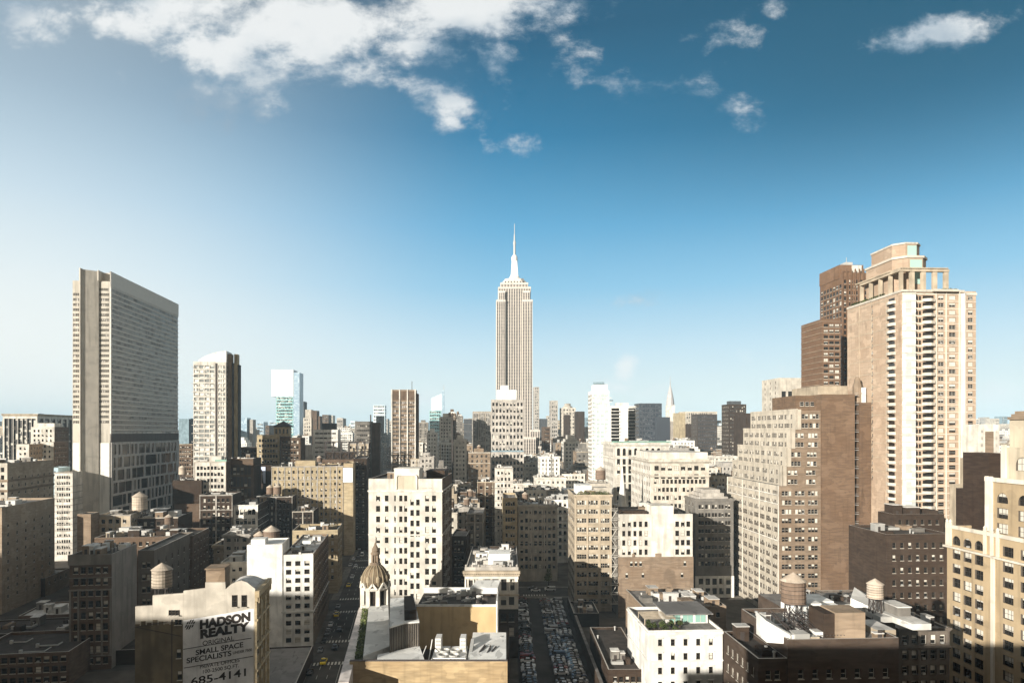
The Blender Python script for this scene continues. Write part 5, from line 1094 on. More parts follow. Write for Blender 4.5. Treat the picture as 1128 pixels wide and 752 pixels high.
b = MB(); zc = ZY(520, 485); b.poly([(4.4+1.9*math.cos(t_*math.pi/8), -.53, zc+2.6*math.sin(t_*math.pi/8)) for t_ in range(16)]); b.poly([(2.4, -.54, ZY(532, 485)), (7, -.54, ZY(532, 485)), (6.2, -.54, zc-1.5), (3.2, -.54, zc-1.5)]); b.build('picture', wall('dark', 'plain'), e_)
q = Bld('white_block', 'stepped white modern block with ribbon windows behind the wide sandy loft', 345, 372, 473, 540, 24, vp=450, wallc='white', front=dict(n=5, fl=3.6, w=3.0, h=1.2, t=2.4), vb=500, mode='cell', limit=40); q.box('lower_wing', -8.5, -.004, 0, 20, 0, q.H-12, wall('white')); q.box('penthouse', 6, 16, 5, 20, q.zr, q.zr+6, wall('slate', 'stone'))
e_ = empty('steel_sign_frame', (PX(358, 520), 520, ZY(507, 520)), AVA*0+.12, 'bare dark steel frame standing on the roofs behind the wide sandy loft', 'steel frame')
b = MB(); L_ = 29; hh = 14
for k in range(6): b.bar((k*L_/5, 0, 0), (k*L_/5, 0, hh), .3); b.bar((k*L_/5, 5, 0), (k*L_/5, 5, hh), .3); b.bar((k*L_/5, 0, hh*.5), (k*L_/5, 5, hh), .2)
for z in (0, hh*.45, hh): b.bar((0, 0, z), (L_, 0, z), .35); b.bar((0, 5, z), (L_, 5, z), .25)
for k in range(5): b.bar((k*L_/5, 0, 0), ((k+1)*L_/5, 0, hh*.45), .15); b.bar(((k+1)*L_/5, 0, 0), (k*L_/5, 0, hh*.45), .15)
b.build('frame', METAL, e_); MB().box(0, 22, .5, 4.5, -2, 6).build('backing', wall('umber'), e_)
Bld('roof_block', 'brown base block under the bare steel frame', 352, 392, 506, 518, 12, vp=450, wallc='brown', front=dict(n=7, fl=4, w=1.5, h=2), vb=515, limit=20)
q = Bld('office_block', 'greyish tan office block with darker side and roof mast, left of the slim grey slab', 391, 410, 464, 600, 20, vp=450, wallc='grey', front=dict(n=8, fl=4, w=1.4, h=1.7, t=3), right=dict(n=6, fl=4, w=1.2, h=1.6), plainside='brown', vb=505, mode='cell')
q.box('side_tower', q.W+.02, q.W+6.5, -2, 20, 0, q.H-1, wall('brown', 'stone')); q.box('roof_mast', q.W-2, q.W-1, 4, 5, q.H, q.H+6, METAL)
q = Bld('loft_building', 'low cream corner block under the greyish tan office block', 383, 406, 488, 545, 26, vp=450, wallc='sand', front=dict(n=6, fl=4.2, w=1.6, h=2.2), vb=530, right=dict(n=6, fl=4, w=1.2, h=2), plainside='umber', limit=60); q.clutter(4, 2)
S = Bld('grey_slab', 'slim grey slab tower with brown crown band and white vertical mullions', 431, 458, 429, 560, 13, vp=520, wallc='tan', mode='cell', front=dict(n=3, k=4, fl=3.3, w=1.28, h=2.2, gap=.18, mx=.5, t=9.5, z0=8), vb=540, par=.3, cell=glassmat('slab_glass', (.09, .08, .07), .25, True, (.36, .33, .30), .5))
for k in range(3): w3 = S.W-1; S.box('crown_band', .5+k*w3/3+.55, .5+(k+1)*w3/3-.55, -.2, -.004, S.H-8.4, S.H-1.1, wall('brown', 'stone'))
for k in range(4): S.box('mullion', k*(S.W-.9)/3, .9+k*(S.W-.9)/3, -.7, -.003, 5, S.H+.2, wall('ivory'))
S.box('side_wall', S.W+.003, S.W+1.6, 2, 13, 0, S.H-3, wall('brown', 'stone')); S.box('roof_mast', 16, 16.4, 4, 4.4, S.H, S.H+7, METAL)
# far glass towers left of centre
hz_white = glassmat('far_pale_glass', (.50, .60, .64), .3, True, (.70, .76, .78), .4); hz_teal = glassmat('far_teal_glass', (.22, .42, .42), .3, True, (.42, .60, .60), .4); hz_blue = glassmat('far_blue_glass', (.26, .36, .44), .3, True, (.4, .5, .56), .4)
def far(name, label, xl, xr, top, Y, L, wl, g=None, vp=500, vb=480, **k): return Bld(name, label, xl, xr, top, Y, L, vp=vp, wallc=wl, front=g, right=g if xl < 480 else None, left=g if xl > 560 else None, mode='cell', vb=vb, par=.5, **k)
fg = dict(n=6, fl=5.5, w=3.2, h=2.6, t=4)
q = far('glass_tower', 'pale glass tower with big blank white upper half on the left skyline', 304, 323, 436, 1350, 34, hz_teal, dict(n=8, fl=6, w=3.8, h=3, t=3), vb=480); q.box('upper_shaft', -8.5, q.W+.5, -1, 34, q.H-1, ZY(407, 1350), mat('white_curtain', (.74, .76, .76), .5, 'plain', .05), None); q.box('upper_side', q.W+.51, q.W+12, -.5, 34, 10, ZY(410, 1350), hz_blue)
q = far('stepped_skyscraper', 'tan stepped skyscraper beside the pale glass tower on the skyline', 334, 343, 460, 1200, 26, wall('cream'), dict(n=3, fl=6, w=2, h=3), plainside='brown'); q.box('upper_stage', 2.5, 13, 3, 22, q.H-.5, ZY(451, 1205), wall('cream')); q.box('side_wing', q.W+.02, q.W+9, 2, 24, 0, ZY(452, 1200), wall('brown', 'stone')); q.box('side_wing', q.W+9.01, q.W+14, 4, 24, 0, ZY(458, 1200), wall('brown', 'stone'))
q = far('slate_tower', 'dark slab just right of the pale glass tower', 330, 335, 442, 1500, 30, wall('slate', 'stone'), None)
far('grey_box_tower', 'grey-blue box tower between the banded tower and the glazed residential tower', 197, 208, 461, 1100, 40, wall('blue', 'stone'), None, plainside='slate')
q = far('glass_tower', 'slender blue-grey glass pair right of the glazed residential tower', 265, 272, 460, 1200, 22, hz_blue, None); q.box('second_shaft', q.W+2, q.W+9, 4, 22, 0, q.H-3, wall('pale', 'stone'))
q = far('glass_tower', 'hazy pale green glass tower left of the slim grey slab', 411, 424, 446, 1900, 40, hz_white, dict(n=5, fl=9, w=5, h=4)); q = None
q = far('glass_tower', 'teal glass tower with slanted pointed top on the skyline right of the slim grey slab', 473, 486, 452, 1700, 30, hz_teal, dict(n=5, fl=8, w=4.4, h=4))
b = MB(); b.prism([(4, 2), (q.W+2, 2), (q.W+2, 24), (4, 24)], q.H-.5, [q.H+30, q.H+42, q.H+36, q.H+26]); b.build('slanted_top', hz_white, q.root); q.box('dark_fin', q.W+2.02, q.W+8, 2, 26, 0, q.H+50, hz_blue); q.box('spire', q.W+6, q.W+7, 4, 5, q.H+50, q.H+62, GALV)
far('office_block', 'pale ribbed office block right of the teal pointed glass tower', 521, 541, 453, 900, 24, wall('pale'), dict(n=10, fl=40, w=1.1, h=36, t=3, mx=.5), vb=485)
far('office_block', 'dark slate block left of the pale ribbed office block', 511, 520, 461, 1100, 24, wall('slate', 'stone'), None)
for i, (xl, xr, tp, Y, c_, lb) in enumerate([(461, 471, 465, 900, 'grey', 'grey box house right of the slim grey slab'), (484, 498, 459, 800, 'ivory', 'ivory setback block below the teal pointed tower'), (494, 502, 455, 850, 'brown', 'brown mast-topped block behind the ivory setback block'), (501, 510, 458, 950, 'grey', 'slim grey block with a small roof box left of the dark slate block'), (470, 482, 476, 700, 'white', 'bright white block below the teal pointed tower'), (452, 466, 505, 560, 'cream', 'cream block of small windows behind the arched panel office roof'), (462, 478, 503, 520, 'pale', 'pale flat-topped loft behind the cream office block'), (500, 514, 484, 620, 'ivory', 'ivory domed-top house cluster left of the patterned white tower'), (480, 492, 515, 480, 'grey', 'squat grey loft with pale roof hut behind the cream office block'), (516, 540, 498, 560, 'tan', 'tan loft left of the patterned white tower base')]):
    q = Bld('mid_block', lb, xl, xr, tp, Y, 22, vp=520, wallc=c_, front=dict(n=max(3, int((xr-xl)*Y/FP/3.6)), fl=3.9, w=1.5, h=2), right=dict(n=5, fl=3.9, w=1.4, h=1.9), plainside='brown' if i % 2 else None, mode='cell', vb=tp+22); q.clutter(3, i, tank=i % 2)
    q.box('penthouse', q.W*.25, q.W*.7, 3, 12, q.zr, q.zr+4+i % 3, q.wm)
e_ = empty('mast', (PX(498.5, 500), 500, 20), 0, 'thin dark flue mast rising above the lofts right of the cream office block', 'mast'); MB().lathe([(.5, 0), (.45, ZY(455, 500)-20)], 10).build('pole', METAL, e_)
# ================================================================== patterned tower and the spire skyscraper
P_ = Bld('patterned_tower', 'white tower checked with dark square windows in front of the great spire skyscraper', 541, 577, 440, 600, 24, vp=545, wallc='pale', front=dict(n=9, fl=5.6, w=1.7, h=2.9, t=2.6, z0=5, mx=.4), vb=520, dep=.5, limit=100, blind=.15, par=.4, left=None)
b = MB()
for k in range(22):
    for j in range(4): b.box(.8+j*7.2+(k % 2)*1.5, 1.4+j*7.2+(k % 2)*1.5, -.06, -.004, P_.H-9-k*5.6, P_.H-7-k*5.6)
b.build('panel_joint', wall('slate', 'stone'), P_.root)
P_.box('belt', 0, P_.W, -.3, -.004, P_.H-45, P_.H-43.6, wall('blue', 'stone')); P_.box('penthouse', 5, 22, 4, 16, P_.zr, P_.zr+9, ROOF_W); P_.box('penthouse', 8, 15, 5, 12, P_.zr+9.01, P_.zr+13, ROOF_W)
Ye = 1200; k_ = Ye/FP; XE = PX(566.5, Ye); E = empty('spire_skyscraper', (XE, Ye, 0), R(-1), 'tallest tower, a pale stone stepped skyscraper with rounded crown and needle mast', 'skyscraper')
LS = mat('pale_limestone', (.58, .525, .46), .85, 'stone', .06); SG = mat('spandrel_grey', (.26, .225, .195), .7, 'stone', .15)
def zy(py): return ZY(py, Ye)
def ribbed(name, x0, x1, y0, y1, z0, z1, n, parent=E):
    b = MB(); b.box(x0, x1, y0, y1, z0, z1, 1); w_ = (x1-x0)/n
    for i in range(n+1): x = x0+w_*i; b.box(max(x0, x-w_*.19)-.01, min(x1, x+w_*.19)+.01, y0-1.0, y0-.003, z0, z1+.5)
    m_ = max(2, int((y1-y0)/w_))
    for i in range(m_+1): y = y0+(y1-y0)*i/m_; b.box(x0-1.0, x0-.003, max(y0, y-.9), y+.9, z0, z1+.5)
    z = z0+3
    while z < z1: b.box(x0+.05, x1-.05, y0-.35, y0-.004, z, z+1.5, 2); z += 5.6
    b.box(x0-.6, x1+.6, y0-1.3, y1, z1-2.2, z1+1.2); return b.build(name, [LS, mat('dark_window_strip', (.10, .085, .075), .4, 'plain'), SG], parent)
f_ = lambda px: (px-566.5)*k_
ribbed('main_shaft', f_(549), f_(584.5), 6, 50, 0, zy(316), 13); ribbed('shoulder_bay', f_(547), f_(556.5), 0, 44, 0, zy(331), 4); ribbed('shoulder_bay', f_(575.5), f_(586.5), 0, 44, 0, zy(331), 4)
ribbed('shoulder_bay', f_(549.5), f_(556), 1, 44, zy(331), zy(321), 3); ribbed('shoulder_bay', f_(576), f_(583.5), 1, 44, zy(331), zy(321), 3)
ribbed('lower_wing', f_(584), f_(594.5), -4, 50, 0, zy(474), 4); ribbed('lower_wing', f_(577), f_(590), -12, 40, 0, zy(482), 5); ribbed('lower_wing', f_(590), f_(600), -6, 40, 0, zy(492), 4)
ribbed('crown_stage', f_(551.5), f_(581.5), 8, 44, zy(316), zy(311), 9)
b = MB(); b.prism(octo(f_(553.5), f_(579.5), 9, 42, 7), zy(311), zy(307.5)); b.prism(octo(f_(555.5), f_(577.5), 11, 40, 6), zy(307.5), zy(305)); b.build('crown', LS, E)
b = MB(); [b.box(f_(556+i*3.3), f_(557.3+i*3.3), 8.7, 8.99, zy(310.3), zy(308.4)) for i in range(7)]; b.build('crown_window', wall('dark'), E)
b = MB().lathe([(f_(575), zy(305)), (f_(572.8), zy(303)), (f_(571), zy(300)), (f_(570.3), zy(297)), (f_(569.7), zy(284)), (f_(569.9), zy(283)), (f_(570), zy(279.5)), (f_(569), zy(278)), (f_(568), zy(276.5))], 16, 0, 25); 
for i in range(4): t_ = R(45+90*i); b.bar((7.5*math.cos(t_), 25+7.5*math.sin(t_), zy(304)), (3.9*math.cos(t_), 25+3.9*math.sin(t_), zy(284)), 1.6)
b.build('mooring_mast', mat('pale_metal', (.66, .63, .60), .5, 'plain', .1), E)
MB().lathe([(2.0, zy(276.5)), (1.8, zy(266)), (2.3, zy(265)), (2.3, zy(262)), (1.3, zy(261)), (1.1, zy(254)), (.55, zy(253)), (.45, zy(243)), (.1, zy(241))], 10, 0, 25).build('antenna', GALV, E)
FOOT.append(([(XE-35, Ye-20), (XE+55, Ye-20), (XE+55, Ye+60), (XE-35, Ye+60)], 545, 600, 500, Ye))
# right of the spire
far('slim_tower', 'slim pale latticed tower just right of the great spire skyscraper', 588.5, 594, 426, 1500, 24, wall('pale'), dict(n=2, fl=6, w=3, h=3))
far('slim_tower', 'slim pale blue tower with a flat top left of the brown crowned tower', 607, 614.5, 441, 1200, 22, wall('pale'), dict(n=3, fl=7, w=2, h=3.5))
q = far('crowned_tower', 'brown faced tower with a curled cream crown on the mid skyline', 619, 634, 449, 1200, 26, wall('cream'), dict(n=4, fl=6, w=2.5, h=3)); q.box('dark_front', 2.5, 14, -1, -.004, 10, q.H-12, wall('umber', 'stone')); MB().lathe([(9, q.H), (8, q.H+3), (5, q.H+4), (6, q.H+7), (2, q.H+8)], 10, q.W/2, 12).build('crown', wall('cream'), q.root)
far('dark_tower', 'black-brown plain tower right of the curled cream crown tower', 635.5, 644, 453, 1100, 24, wall('umber', 'stone'), None)
far('dark_tower', 'low dark grey block between the spire skyscraper and the slim blue tower', 595, 603, 461, 1500, 40, wall('slate', 'stone'), None)
far('stepped_skyscraper', 'mottled brown stepped tower left of the slim pale blue tower', 599, 606, 470, 900, 24, wall('brown'), dict(n=3, fl=5, w=1.6, h=2.4))
g = glassmat('pale_green_glass', (.42, .50, .49), .25, True, (.68, .72, .70), .5)
q = Bld('glass_tower', 'white and glass apartment tower stepped at its top, narrow balconies on its right edge', 652, 671, 430, 560, 26, vp=560, wallc='white', front=dict(n=4, fl=3.3, w=2.4, h=1.9, mx=.3, t=3, z0=20), left=dict(n=5, fl=3.3, w=3.4, h=2.0, mx=.4, t=3, z0=20), mode='cell', cell=g, vb=545)
q.box('top_stage', 2, 13, 2, 20, q.zr, ZY(423, 560), wall('white')); q.box('top_fin', 1.5, 10, 1, 3, ZY(423, 560)+.01, ZY(420.5, 560), wall('blue', 'stone'))
b = MB(); [b.box(q.W-.6, q.W+1.9, -1.5, 3, q.H-6-k*3.3, q.H-5.7-k*3.3) for k in range(30)]; [b.box(-1.4, 1, -1.2, 1, q.H-6-k*3.3, q.H-5.8-k*3.3) for k in range(30)]; struct(b.build('balcony', wall('white'), q.root), 'stuff')
q = Bld('balcony_slab', 'white apartment slab with blank centre and balconies stacked on both edges', 674, 700, 447, 640, 20, vp=540, wallc='white', vb=492, par=.5); 
for k in range(19):
    for (x0, x1) in ((-3.5, 7), (15, 22.5)): MB().box(x0, x1, -1.8, -.004, q.H-5-k*3.1 if x0 < 0 else q.H-1-k*3.1, q.H-4.5-k*3.1 if x0 < 0 else q.H-.5-k*3.1).build('balcony', wall('white'), q.root)
for (x0, x1) in ((-.5, 6.8), (15.2, 21.6)): q.box('shadow_loggia', x0, x1, -.1, -.005, 20, q.H-2, G_DARK)
q.box('penthouse', 5, 16, 3, 12, q.zr, q.zr+3.5, wall('white')); q.box('roof_wing', -6, 2, 4, 8, q.H+5, q.H+5.6, wall('slate', 'stone'))
dg_ = glassmat('dark_curtain', (.035, .04, .05), .12, True, (.08, .09, .1), .4)
q = far('dark_glass_block', 'black glass office block left of the pointed crown skyscraper', 704, 729, 444, 1100, 30, mat('dark_metal', (.05, .055, .065), .4, 'plain'), dict(n=8, fl=7, w=3.6, h=5, t=2), vb=482, cell=dg_); q.box('side_annex', q.W-12, q.W+9, -14, -1, 0, q.H-22, mat('dark_metal', (.05, .055, .065), .4, 'plain'))
Yc = 1400; kc = Yc/FP; K = empty('pointed_skyscraper', (PX(738.5, Yc), Yc, 0), 0, 'slender white skyscraper with a tapering arched crown and needle spire', 'skyscraper'); fc = lambda d_: d_*kc
b = MB(); b.box(-fc(5.5), fc(5.5), -fc(4), fc(6), 0, ZY(462, Yc)); b.box(-fc(4.2), fc(4.2), -fc(3), fc(5), ZY(462, Yc), ZY(446, Yc)); b.box(-fc(8), fc(8), -fc(2), fc(8), 0, ZY(478, Yc)); b.build('shaft', wall('ivory'), K)
b = MB(); [b.box(-fc(5)+i*fc(1.25), -fc(5)+i*fc(1.25)+1.1, -fc(4)-.3, -fc(4)-.003, 20, ZY(464, Yc)) for i in range(8)]; b.build('window_strip', wall('brown', 'stone'), K)
b = MB().lathe([(fc(4.6), ZY(447, Yc)), (fc(4.3), ZY(442, Yc)), (fc(3.5), ZY(437, Yc)), (fc(2.5), ZY(432, Yc)), (fc(1.5), ZY(428, Yc)), (fc(.6), ZY(425, Yc)), (.5, ZY(419, Yc)), (.2, ZY(414, Yc))], 12, 0, fc(1)); b.build('crown', mat('steel_crown', (.45, .43, .42), .35, 'stone', .2), K)
FOOT.append(([(PX(728, Yc), Yc-20), (PX(749, Yc), Yc-20), (PX(749, Yc), Yc+40), (PX(728, Yc), Yc+40)], 728, 749, 485, Yc))
q = far('grid_office_block', 'cream gridded office block with tan side right of the pointed crown skyscraper', 755, 790, 453, 1000, 30, wall('cream'), dict(n=14, fl=5, w=1.8, h=3), vb=482); q.box('tan_end', -9, -.01, 0, 28, 0, q.H-2, wall('gold', 'stone')); q.box('striped_wing', 0, 9, -14, -.01, 0, q.H-18, wall('umber', 'stone'))
far('dark_glass_block', 'squat black block in front of the cream gridded office block', 768, 790, 456, 950, 24, mat('dark_brown_metal', (.07, .055, .045), .5, 'plain'), dict(n=10, fl=5, w=1.6, h=3), vb=482, cell=dg_)
q = far('dark_tower', 'dark brown square tower with a small blue roof box, left of the stepped tan tower', 803, 822, 445, 800, 22, wall('umber', 'stone'), dict(n=8, fl=4.5, w=1.5, h=2.4), vb=478); q.box('roof_box', 3, 16, 4, 14, q.H, q.H+3.8, wall('slate', 'stone'))
far('dark_tower', 'low dark slab just peeping over the stepped tan tower roof', 822, 856, 455, 700, 30, wall('umber', 'stone'), None, vb=470)
q = Bld('palazzo_block', 'ivory palazzo block with arched top windows and a copper green cornice', 676, 737, 487, 430, 40, vp=540, wallc='ivory', front=((0, None, dict(n=9, fl=5.5, w=1.9, h=4.6, t=3.6, z0=5, arch=1)),), left=dict(n=8, fl=4.5, w=1.4, h=2.2, t=4), vb=540, cornice=(1.2, 1.4), corm=wall('ivory'))
q.box('green_coping', -1.3, q.W+1.3, -1.3, .2, q.H+.002, q.H+.7, mat('copper_green', (.25, .42, .34), .7, 'stone', .1)); q.band(q.H-9.8, .6, .5, name='string_course'); q.clutter(5, 5)
q = Bld('department_store', 'massive grey-ivory department store block with deep cornice and rows of small windows', 717, 781, 505, 352, 52, vp=548, wallc='cream', front=((0, None, (grid(29.4, ZY(505, 352), n=13, fl=4.1, w=1.35, h=2.1, t=10.5, z0=4)+grid(29.4, ZY(505, 352), n=8, fl=4.2, w=2.2, h=2.3, t=3.6, rows=2, z0=5))), ), left=dict(n=12, fl=4.1, w=1.3, h=2.0, t=4, z0=4), plainside='ivory', vb=600, blind=.3, limit=100)
q.band(q.H-1.6, 1.0, 1.6); q.band(q.H-8.9, .6, .7, name='string_course'); q.box('attic_storey', .5, q.W-.5, .6, 40, q.H-1, q.H+3.2, wall('ivory')); q.clutter(9, 2, ms=[wall('pale'), ROOF_W, wall('cream')])
Y_ = 400; water_tower(PX(661.5, 395), 395, ZY(531, 395), 2.9, 1.5, 'squat weathered wooden tank left of the ivory palazzo block', WOOD)
Bld('roof_block', 'pale cream block supporting the squat wooden tank behind the slender loft tower', 650, 672, 532, 392, 20, vp=548, wallc='cream', front=dict(n=5, fl=4, w=1.4, h=2), vb=548)

for q in list(BUILT):
    if q.root.name.split('.')[0] in ('loft_building', 'apartment_house', 'mid_block', 'office_block', 'brick_tenement', 'city_block') and q.Y > 300 and q.W > 8: q.deco(int(q.A.x), 3.9, 2.5)
    if q.Y < 520 and q.W > 12 and q.L > 12 and q.root.name.split('.')[0] in ('loft_building', 'apartment_house', 'warehouse', 'low_building', 'low_block', 'department_store', 'palazzo_block'): q.pipes(3, int(q.A.x))
# ================================================================== infill blocks: every one a building of its own
def sat(p, q):
    for a in (p, q):
        for i in range(len(a)):
            x0, y0 = a[i]; x1, y1 = a[(i+1) % len(a)]; nx, ny = y1-y0, x0-x1
            pa = [nx*x+ny*y for x, y in p]; qa = [nx*x+ny*y for x, y in q]
            if max(pa) < min(qa) or max(qa) < min(pa): return False
    return True
av_poly = [tuple(AV(-42, 60)[:2]), tuple(AV(-13, 60)[:2]), tuple(AV(-13, 1500)[:2]), tuple(AV(-42, 1500)[:2])]
lot_poly = [tuple(LT(2, 170)[:2]), tuple(LT(35, 170)[:2]), tuple(LT(35, 358)[:2]), tuple(LT(2, 358)[:2])]
SKY = [(0, 495), (60, 500), (200, 492), (250, 500), (300, 496), (380, 492), (430, 500), (460, 482), (520, 486), (600, 484), (700, 480), (800, 484), (860, 482), (1000, 485), (1128, 480)]
def skyline(px):
    for (a, b_), (c_, d_) in zip(SKY, SKY[1:]):
        if a <= px <= c_: return b_+(d_-b_)*(px-a)/(c_-a)
    return 485
rf = random.Random(21); FILL = []
bandY = 330
tones = ['cream', 'ivory', 'tan', 'sand', 'pale', 'brown', 'white', 'grey', 'white', 'rose', 'cream', 'ivory', 'sand', 'pale', 'ivory', 'red']
heroes = list(FOOT)
while bandY < 1750:
    dep_ = 15+bandY*.017; wd = 11+bandY*.0125
    X = PX(-30, bandY)
    while X < PX(1160, bandY):
        w_ = wd*rf.uniform(.7, 1.35); px0 = CX+FP*X/bandY; px1 = CX+FP*(X+w_)/bandY
        vp = 450 if px0 < 440 else 530
        d = Vector(((vp-CX)/FP, 1)).normalized(); r_ = Vector((d.y, -d.x)); A = Vector((X, bandY+rf.uniform(-3, 5))); poly = [tuple(A), tuple(A+r_*w_), tuple(A+r_*w_+d*dep_), tuple(A+d*dep_)]
        ok = not any(sat(poly, f[0]) for f in FOOT) and not sat(poly, av_poly) and not sat(poly, lot_poly)
        if ok and 790 < px0 < 1075 and bandY < 420: ok = False
        if ok:
            pxs = [CX+FP*x/y for x, y in poly]; lo_, hi_ = min(pxs), max(pxs)
            lim = 470.
            for f in heroes:
                if f[4] > bandY and f[3] and f[1] < hi_ and f[2] > lo_: lim = max(lim, f[3])
            base = skyline((lo_+hi_)/2)
            y_front = 475+61360/bandY
            prof_ = [(330, 582), (420, 556), (520, 538), (700, 517), (900, 503), (1200, 491), (1800, 483)]
            bt = next(y0_+(y1_-y0_)*(bandY-b0_)/(b1_-b0_) for (b0_, y0_), (b1_, y1_) in zip(prof_, prof_[1:]) if bandY <= b1_)
            top_y = max(lim, bt-6+(base-485)*.6+rf.uniform(-1, 1)*9*(1 if bandY < 1100 else .6)-(rf.uniform(8, 24) if rf.random() < .13 else 0)+4)
            z = EYE-(top_y-HY)*bandY/FP
            if z > 9: FILL.append((A, w_, dep_, min(z, 105), vp, bandY, (lo_+hi_)/2, top_y)); 
        X += w_+(1.2 if rf.random() < .7 else rf.uniform(4, 14))
    bandY += dep_+(9 if rf.random() < .5 else 2)+bandY*.010
# keep the ones whose top shows over what stands in front
cover = [0]*1200; keep = []
low = [(f[1], f[2]) for f in heroes]
hz = [9999]*1200
for f in sorted(BUILT, key=lambda b_: b_.Y): pass
items = [('h', b_.Y, b_) for b_ in BUILT]+[('f', f[5], f) for f in FILL]
items.sort(key=lambda t_: t_[1])
for kind, Y_, it in items:
    if kind == 'h':
        pts = [CX+FP*p.x/p.y for p in it.poly]; ty = min(HY-(it.H+it.root.location.z-EYE)*FP/p.y for p in it.poly)
        a, c_ = int(max(0, min(pts))), int(min(1199, max(pts)))
        for i in range(a, c_): hz[i] = min(hz[i], ty)
    else:
        A, w_, dp, z, vp, Y2, pc, ty = it; hw = w_*FP/Y2/2; a, c_ = int(max(0, pc-hw)), int(min(1199, pc+hw))
        vis = sum(1 for i in range(a, c_) if hz[i] > ty+1.5)
        if vis >= 2:
            keep.append(it)
            for i in range(a, c_): hz[i] = min(hz[i], ty)
print('fill', len(FILL), 'kept', len(keep))
MARK = [(-50, 85, 'near the vertical pier block'), (85, 212, 'below the banded slab tower'), (212, 282, 'below the glazed residential tower'), (282, 345, 'near the pyramid roofed tower'), (345, 392, 'near the bare steel frame'), (392, 470, 'below the slim grey slab'), (470, 541, 'below the pale ribbed block'), (541, 604, 'below the spire skyscraper'),
        (604, 647, 'below the curled crown tower'), (647, 703, 'below the white balconied slab'), (703, 757, 'below the pointed crown skyscraper'), (757, 800, 'below the cream gridded block'), (800, 860, 'below the dark brown square tower'), (860, 1070, 'by the stepped tan tower'), (1070, 1300, 'by the ornate sandstone block')]
TN = dict(cream='cream', ivory='ivory', tan='tan', sand='sandy', pale='pale grey', brown='brown', white='white', grey='grey', umber='dark brown', rose='pinkish', red='red brick')
recs = []
for it in keep:
    A, w_, dp, z, vp, Y2, pc, ty = it; c_ = rf.choice(tones if Y2 < 520 else ['ivory', 'cream', 'white', 'pale', 'sand', 'cream', 'grey', 'rose', 'ivory', 'white', 'tan']); feat = rf.choice(['tank', 'hut', 'step', 'cornice', 'flat']); mk_ = next(m_ for a, b_, m_ in MARK if a <= pc < b_); db = 'near' if Y2 < 520 else ('middle' if Y2 < 900 else 'distant')  # past the near blocks, paler walls carry the haze in their colour
    recs.append((it, c_, feat, mk_, db))
FT = dict(tank='with roof tank', hut='with roof huts', step='with stepped top', cornice='with bold cornice', flat='with flat roof')
from collections import defaultdict
cl = defaultdict(list)
for i, r_ in enumerate(recs): cl[(r_[1], r_[2], r_[3], r_[4])].append(i)
lab = {}
ORD = 'first second third fourth fifth sixth seventh eighth ninth tenth eleventh twelfth'.split()
for key, idx in cl.items():
    idx.sort(key=lambda i: recs[i][0][6])
    for j, i in enumerate(idx):
        base = f'{key[3]} {TN[key[0]]} block {FT[key[1]]} {key[2]}'
        lab[i] = base if len(idx) == 1 else f'{ORD[min(j, 11)]} {base}'
for i, (it, c_, feat, mk_, db) in enumerate(recs):
    A, w_, dp, z, vp, Y2, pc, ty = it
    fl_ = rf.choice((3.6, 3.9, 4.3)); nb_ = max(3, int(w_/rf.uniform(2.8, 4.2))); dst = Y2 > 520
    g_ = dict(n=nb_, fl=fl_, w=rf.uniform(1.2, 2.1), h=rf.uniform(1.6, 2.5), t=rf.uniform(1.8, 3.2), mx=rf.uniform(.4, 1.4), z0=4)
    gs = dict(g_); gs['n'] = max(3, int(dp/4.2))
    if rf.random() < .4: gs = None
    px_l = CX+FP*A.x/A.y
    d = Vector(((vp-CX)/FP, 1)).normalized(); r_ = Vector((d.y, -d.x)); Bp = A+r_*w_
    q = Bld('city_block', lab[i], px_l, CX+FP*Bp.x/Bp.y, 0, A.y, dp, vp=vp, wallc=c_, front=g_, left=gs if pc > vp else None, right=gs if pc < vp else None, H=z, mode='cell' if dst else 'obj', limit=100,
            plainside=rf.choice([None, None, None, 'tan', 'rose', 'grey', 'brown']) if gs is None else None, roof=rf.choice([ROOF_D, ROOF_G, ROOF_L, ROOF_G]), par=rf.choice((.7, 1, 1.2)), fp=False, blind=.35,
            cornice=(rf.uniform(.7, 1.2), rf.uniform(.5, 1.0)) if feat == 'cornice' else None)
    n_ = 11 if Y2 < 520 else (7 if Y2 < 900 else 4)
    q.clutter(n_+(2 if feat == 'hut' else 0), i, tank=1 if feat == 'tank' else 0, sm=1.0 if Y2 < 700 else 1.4)
    q.deco(i, fl_, g_['t'])
    if Y2 < 650: q.pipes(2, i)
    if feat == 'step':
        for s_ in range(rf.choice((1, 2))): ins = 2+s_*2.5; q.box('setback_storey', ins, q.W-ins, ins, q.L-ins, q.zr+s_*4+.004, q.zr+4+s_*4, q.wm)
print('total blds', len(BUILT))
# far skyline: single distant towers
rf = random.Random(5)
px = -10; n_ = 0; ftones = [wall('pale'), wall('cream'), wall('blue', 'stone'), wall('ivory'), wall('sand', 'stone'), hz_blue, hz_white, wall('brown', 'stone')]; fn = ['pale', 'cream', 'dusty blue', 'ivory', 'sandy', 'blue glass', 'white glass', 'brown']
fr_ = []
while px < 1150:
    w_ = rf.uniform(3, 10); Y_ = rf.uniform(1700, 2900); tall = rf.random()
    top = 476-tall**2*19; fr_.append((px, w_, Y_, top, rf.randrange(8))); px += w_*rf.uniform(.7, 1.2)
for (x0_, x1_, n_) in ((200, 300, 8), (330, 470, 14), (500, 545, 6), (592, 760, 20), (780, 860, 7), (0, 70, 4)):
    for k in range(n_): fr_.append((x0_+(x1_-x0_)*(k+rf.random()*.7)/n_, rf.uniform(4, 8), rf.uniform(1450, 2100), rf.uniform(456, 471), rf.randrange(8)))
used = defaultdict(int)
for (px, w_, Y_, top, c_) in fr_:
    mk_ = next(m_ for a, b_, m_ in MARK if a <= px < b_); used[(c_, mk_)] += 1
